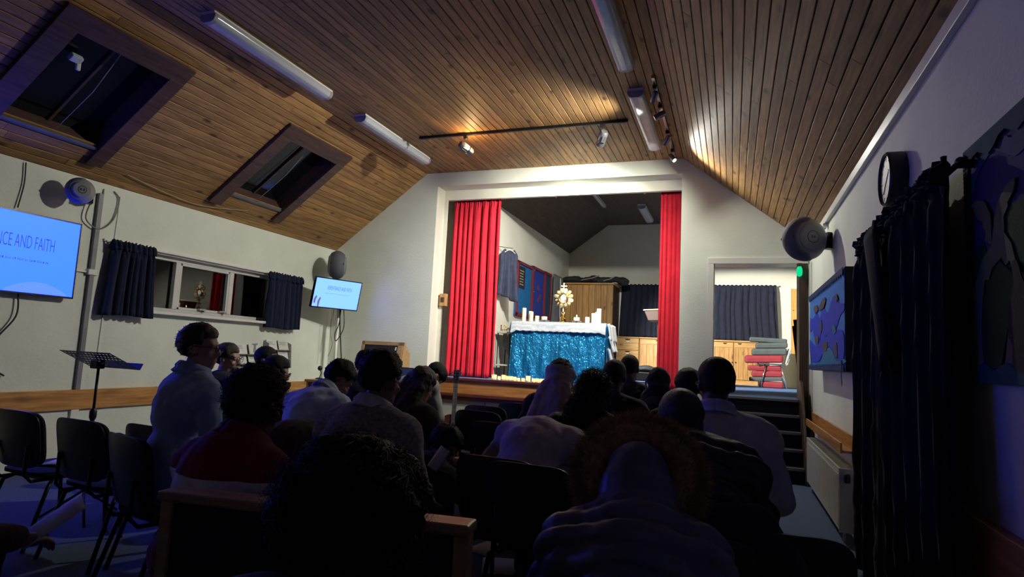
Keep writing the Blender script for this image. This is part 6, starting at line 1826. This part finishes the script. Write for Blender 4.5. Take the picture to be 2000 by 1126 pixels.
# desk, kiosk with screen, laptop, microphone in the front left corner
m_desk = wood('orange_desk_wood', (0.32, 0.14, 0.04), (0.52, 0.27, 0.09), 0.4, 0.3, 'X', 4.0, 0.5, 0.1)
t = thing('wooden_desk', 'orange wooden desk in the front left corner', 'desk', (-4.95, 7.55, 0))
MB().bb(-0.74, 0.74, -0.30, 0.30, 0.80, 0.835).build('desktop', m_desk, t, bevel=0.004)
for x in (-0.70, 0.70):
    MB().bb(x - 0.02, x + 0.02, -0.28, 0.28, 0, 0.80).build('side_panel', m_desk, t, bevel=0.004)
MB().bb(-0.68, 0.68, -0.27, -0.25, 0.60, 0.80).build('front_panel', mat('dark_desk_front', (0.06, 0.03, 0.02), 0.5), t)
MB().bb(-0.68, 0.68, 0.25, 0.27, 0.25, 0.80).build('back_panel', m_desk, t)
t = thing('screen_kiosk', 'pine box with a dark sloping panel standing on the desk', 'display box', (-4.87, 7.92, 0.0))
m_ply = wood('pale_plywood', (0.42, 0.25, 0.10), (0.60, 0.40, 0.19), 0.5, 0.2, 'X', 3.0)
sl2 = R(14)
KM = Matrix.Translation((0, -0.14, 0.836)) @ Matrix.Rotation(-sl2, 4, 'X')
fr_ = MB(); W_, H_ = 0.70, 0.60
fr_.bb(-W_ / 2, W_ / 2, -0.01, 0.01, H_ - 0.055, H_); fr_.bb(-W_ / 2, -W_ / 2 + 0.05, -0.01, 0.01, 0, H_); fr_.bb(W_ / 2 - 0.085, W_ / 2, -0.01, 0.01, 0, H_); fr_.bb(-W_ / 2, W_ / 2, -0.01, 0.01, 0, 0.06)
fr_.xf(KM).build('face_frame', m_ply, t, bevel=0.003)
MB().bb(-W_ / 2 + 0.05, W_ / 2 - 0.085, 0.0, 0.016, 0.06, H_ - 0.055).xf(KM).build('dark_panel', mat('dark_screen_panel', (0.020, 0.020, 0.030), 0.3), t)
MB().bb(W_ / 2 - 0.125, W_ / 2 - 0.105, -0.004, 0.001, H_ - 0.125, H_ - 0.075).xf(KM).build('tag', m_white, t)
for s in (-1, 1):
    MB().prism([(-0.14, 0.836), (0.18, 0.836), (0.18, 1.25), (0.005, 1.42)], (s * (W_ / 2 - 0.01) + 0.01, 0, 0), (0, 1, 0), (0, 0, 1), 0.018).build('side_panel', m_ply, t, bevel=0.003)
MB().bb(-W_ / 2, W_ / 2, 0.16, 0.18, 0.836, 1.26).build('back_panel', m_ply, t)
for s in (-1, 1):
    MB().bb(s * 0.3 - 0.02, s * 0.3 + 0.02, 0.10, 0.17, 0.0, 0.836).build('leg', m_ply, t)
MB().bb(-0.56, -0.36, 0.06, 0.15, 0.80, 1.20).build('rear_box', m_ply, t, bevel=0.003) if False else None
t = thing('laptop', 'open laptop with a dim blue screen on the desk', 'laptop', (-4.37, 7.50, 0.836), R(-14))
MB().bb(-0.165, 0.165, -0.12, 0.11, 0, 0.018).build('base', m_steel, t, bevel=0.004)
MB().bb(-0.14, 0.14, -0.03, 0.09, 0.018, 0.020).build('keyboard', m_black, t)
LMt = Matrix.Translation((0, 0.11, 0.016)) @ Matrix.Rotation(R(-14), 4, 'X')
ld_ = MB().bb(-0.165, 0.165, 0, 0.010, 0, 0.225).xf(LMt).build('lid', m_black, t, bevel=0.003)
MB().bb(-0.152, 0.152, -0.002, 0.001, 0.014, 0.212).xf(LMt).build('screen', emit('dim_blue_display', (0.010, 0.016, 0.045), 1.0), ld_)
t = thing('microphone', 'black ball microphone on a gooseneck beside the corner pole', 'microphone', (-5.60, 7.46, 0.836))
MB().lathe([(0.055, 0), (0.055, 0.012), (0.02, 0.022)], 18).build('base', m_black, t, smooth=40)
MB().tube([(0, 0, 0.02), (0.03, 0, 0.08), (0.01, 0, 0.13)], 0.006, 8).build('gooseneck', m_darkmetal, t, smooth=True)
MB().ell((0.0, 0, 0.155), (0.034, 0.034, 0.036)).build('foam_ball', m_black, t, smooth=True)

# leaflet racks on the left wall with their papers
m_rack = mat('grey_perspex', (0.34, 0.34, 0.33), 0.3); 
def rack(label, y0, y1, z0, z1, tiers, cols, seed):
    t = thing('leaflet_rack', label, 'leaflet rack', (XL, (y0 + y1) / 2, z0))
    w_ = (y1 - y0) / 2; h_ = z1 - z0
    MB().bb(0, 0.012, -w_, w_, 0, h_).build('back', m_rack, t, bevel=0.004)
    for s in (-1, 1):
        MB().prism([(0, 0), (0.13, 0), (0.10, h_ * 0.9), (0, h_)], (0, s * (w_ - 0.004) + 0.004, 0), (1, 0, 0), (0, 0, 1), 0.008).build('side', m_rack, t)
    rn = random.Random(seed)
    for k in range(tiers):
        z = h_ * k / tiers
        MB().bb(0.012, 0.13 - 0.03 * k / tiers, -w_ + 0.008, w_ - 0.008, z, z + 0.006).build('tray', m_rack, t)
        for c in range(cols):
            yc = -w_ + 2 * w_ * (c + 0.5) / cols
            ww_ = w_ / cols * 0.86
            nm = ['lowest', 'middle', 'upper', 'top'][k]
            sd = ['nearer the camera', 'farther from the camera'][c] if cols == 2 else ''
            pm = mat('white_leaflet' if (k + c) % 3 else 'cream_leaflet', (0.70, 0.70, 0.68) if (k + c) % 3 else (0.66, 0.64, 0.56), 0.7, var=0.08, scale=25)
            lm = Matrix.Translation((XL + 0.085 - 0.02 * k / tiers, (y0 + y1) / 2 + yc, z0 + z + 0.008)) @ Matrix.Rotation(R(-17), 4, 'Y')
            lf = MB().bb(-0.010, 0.0, -ww_, ww_, 0, h_ / tiers * rn.uniform(0.98, 1.12)).xf(lm).build('leaflet_stack', pm)
            tag(lf, '%s stack of white leaflets %s in the %s' % (nm, sd, 'rack with rounded sides' if seed == 1 else 'squarer rack near the corner'), 'leaflets', 'leaflets in the wall racks')
            pr_ = MB(); squig = random.Random(seed * 10 + k * 3 + c)
            for q in range(3):
                zz = h_ / tiers * (0.55 + 0.14 * q)
                pr_.bb(0.0, 0.0008, -ww_ * 0.8, ww_ * squig.uniform(0.0, 0.8), zz, zz + 0.006)
            if seed == 1 and k == 2 and c == 1:
                pr_ = MB().prism([(-0.05, 0.02), (0.0, 0.02), (0.02, 0.12), (0.06, 0.14), (0.06, 0.155), (-0.06, 0.145), (-0.02, 0.12)], (0.0, 0, 0), (0, 1, 0), (0, 0, 1), 0.001)
            pr_.xf(lm).build('print', mat('blue_grey_ink', (0.10, 0.25, 0.36) if False else (0.16, 0.22, 0.28), 0.7), lf)
    return t
rack('leaflet rack with rounded grey sides under the high window', 6.46, 7.02, 0.88, 1.28, 3, 2, 1)
rack('squarer leaflet rack under the right window curtain', 7.08, 7.56, 0.96, 1.35, 3, 2, 2)

# wooden bench back in the foreground
m_bench = wood('pale_bench_wood', (0.24, 0.14, 0.07), (0.40, 0.25, 0.13), 0.4, 0.2, 'X', 3.0)
t = thing('wooden_bench', 'wooden-topped bench with a dark back in the foreground', 'bench', (-1.15, 1.58, 0), R(7))
MB().bb(-0.49, 0.49, -0.09, 0.0, 0.832, 0.862).build('top_rail', m_bench, t, bevel=0.008)
MB().bb(-0.45, 0.45, -0.065, -0.02, 0.40, 0.832).build('back_panel', m_uph, t, bevel=0.01)
for s in (-1, 1):
    MB().bb(s * 0.465 - 0.02, s * 0.465 + 0.02, -0.075, -0.015, 0, 0.832).build('rear_leg', m_bench, t, bevel=0.005)
    MB().bb(s * 0.465 - 0.02, s * 0.465 + 0.02, 0.40, 0.44, 0, 0.40).build('front_leg', m_bench, t, bevel=0.005)
MB().bb(-0.465, 0.465, -0.01, 0.45, 0.40, 0.455).build('seat', m_uph, t, bevel=0.015)

# dark coat hung over a chair at the lower right
t = thing('draped_coat', 'long black coat draped over a chair at the lower right', 'coat', (0.24, 2.05, 0), R(0))
cm_ = MB()
cm_.cap((-0.26, 0.06, 0.84), (-0.14, 0.06, 0.82), 0.06, 0.06); cm_.cap((-0.20, 0.03, 0.78), (-0.14, -0.02, 0.12), 0.10, 0.14); cm_.cap((-0.12, 0.02, 0.74), (0.06, -0.04, 0.12), 0.09, 0.13); cm_.cap((-0.10, 0.02, 0.72), (0.20, -0.10, 0.12), 0.06, 0.11)
link('cloth', remeshed(cm_, 0.016, 4, 0.02, 8, 3), c_black, t, True)
place_chair(0.12, 2.36, R(2), 'black chair under the draped black coat')

# papers
m_paper = mat('white_sheet', (0.62, 0.64, 0.70), 0.7, var=0.03)
def sheet(label, loc, rot, w_=0.21, h_=0.297, curl=0.02):
    def fn(u, v):
        return ((u - 0.5) * w_, (v - 0.5) * h_, curl * math.sin(math.pi * u) * 0.6)
    o = MB().grid(fn, 8, 2).build('paper_sheet', m_paper, None, True, solid=0.0012, loc=loc, rot=rot)
    return tag(o, label, 'paper', 'loose sheets of paper')
sheet('folded paper on the seat of the chair by the music stand', (-3.47, 2.88, 0.472), (0, 0, R(40)), curl=0.012)
sheet('paper on the seat of the chair at the left edge', (-4.15, 2.94, 0.472), (0, 0, R(25)), curl=0.012)
sheet('sheet of paper held by the person at the bottom left edge', tuple(g_p['loc'] + Matrix.Rotation(g_p['yaw'], 3, 'Z') @ Vector((0.18, 0.62, 0.64))), (R(38), R(10), R(-30)), 0.15, 0.21)
sheet('blue-tinted paper corner at the right elbow of the tweed jacket', (-1.175, 2.42, 0.865), (R(58), R(12), R(-30)), 0.07, 0.10)
sheet('white sheet on the floor of the aisle by the middle chair', (-1.36, 3.75, 0.004), (0, 0, R(20)), curl=0.004)
sheet('second white sheet on the aisle floor nearer the stage', (-1.55, 4.05, 0.004), (0, 0, R(-15)), curl=0.004)
sheet('white music sheet propped against the stage front', (-3.52, 8.38, 0.16), (R(78), 0, R(5)), 0.24, 0.30, 0.01)

# socket on the wall by the red curtain
t = thing('wall_box', 'small white box on the wall foot right of the red curtain', 'socket box', (-0.66, D, 0.90))
MB().bb(-0.035, 0.035, -0.05, 0.0, 0, 0.11).build('case', m_white, t, bevel=0.008)
MB().bb(-0.02, 0.02, -0.054, -0.05, 0.03, 0.08).build('cover', m_upvc, t, bevel=0.003)
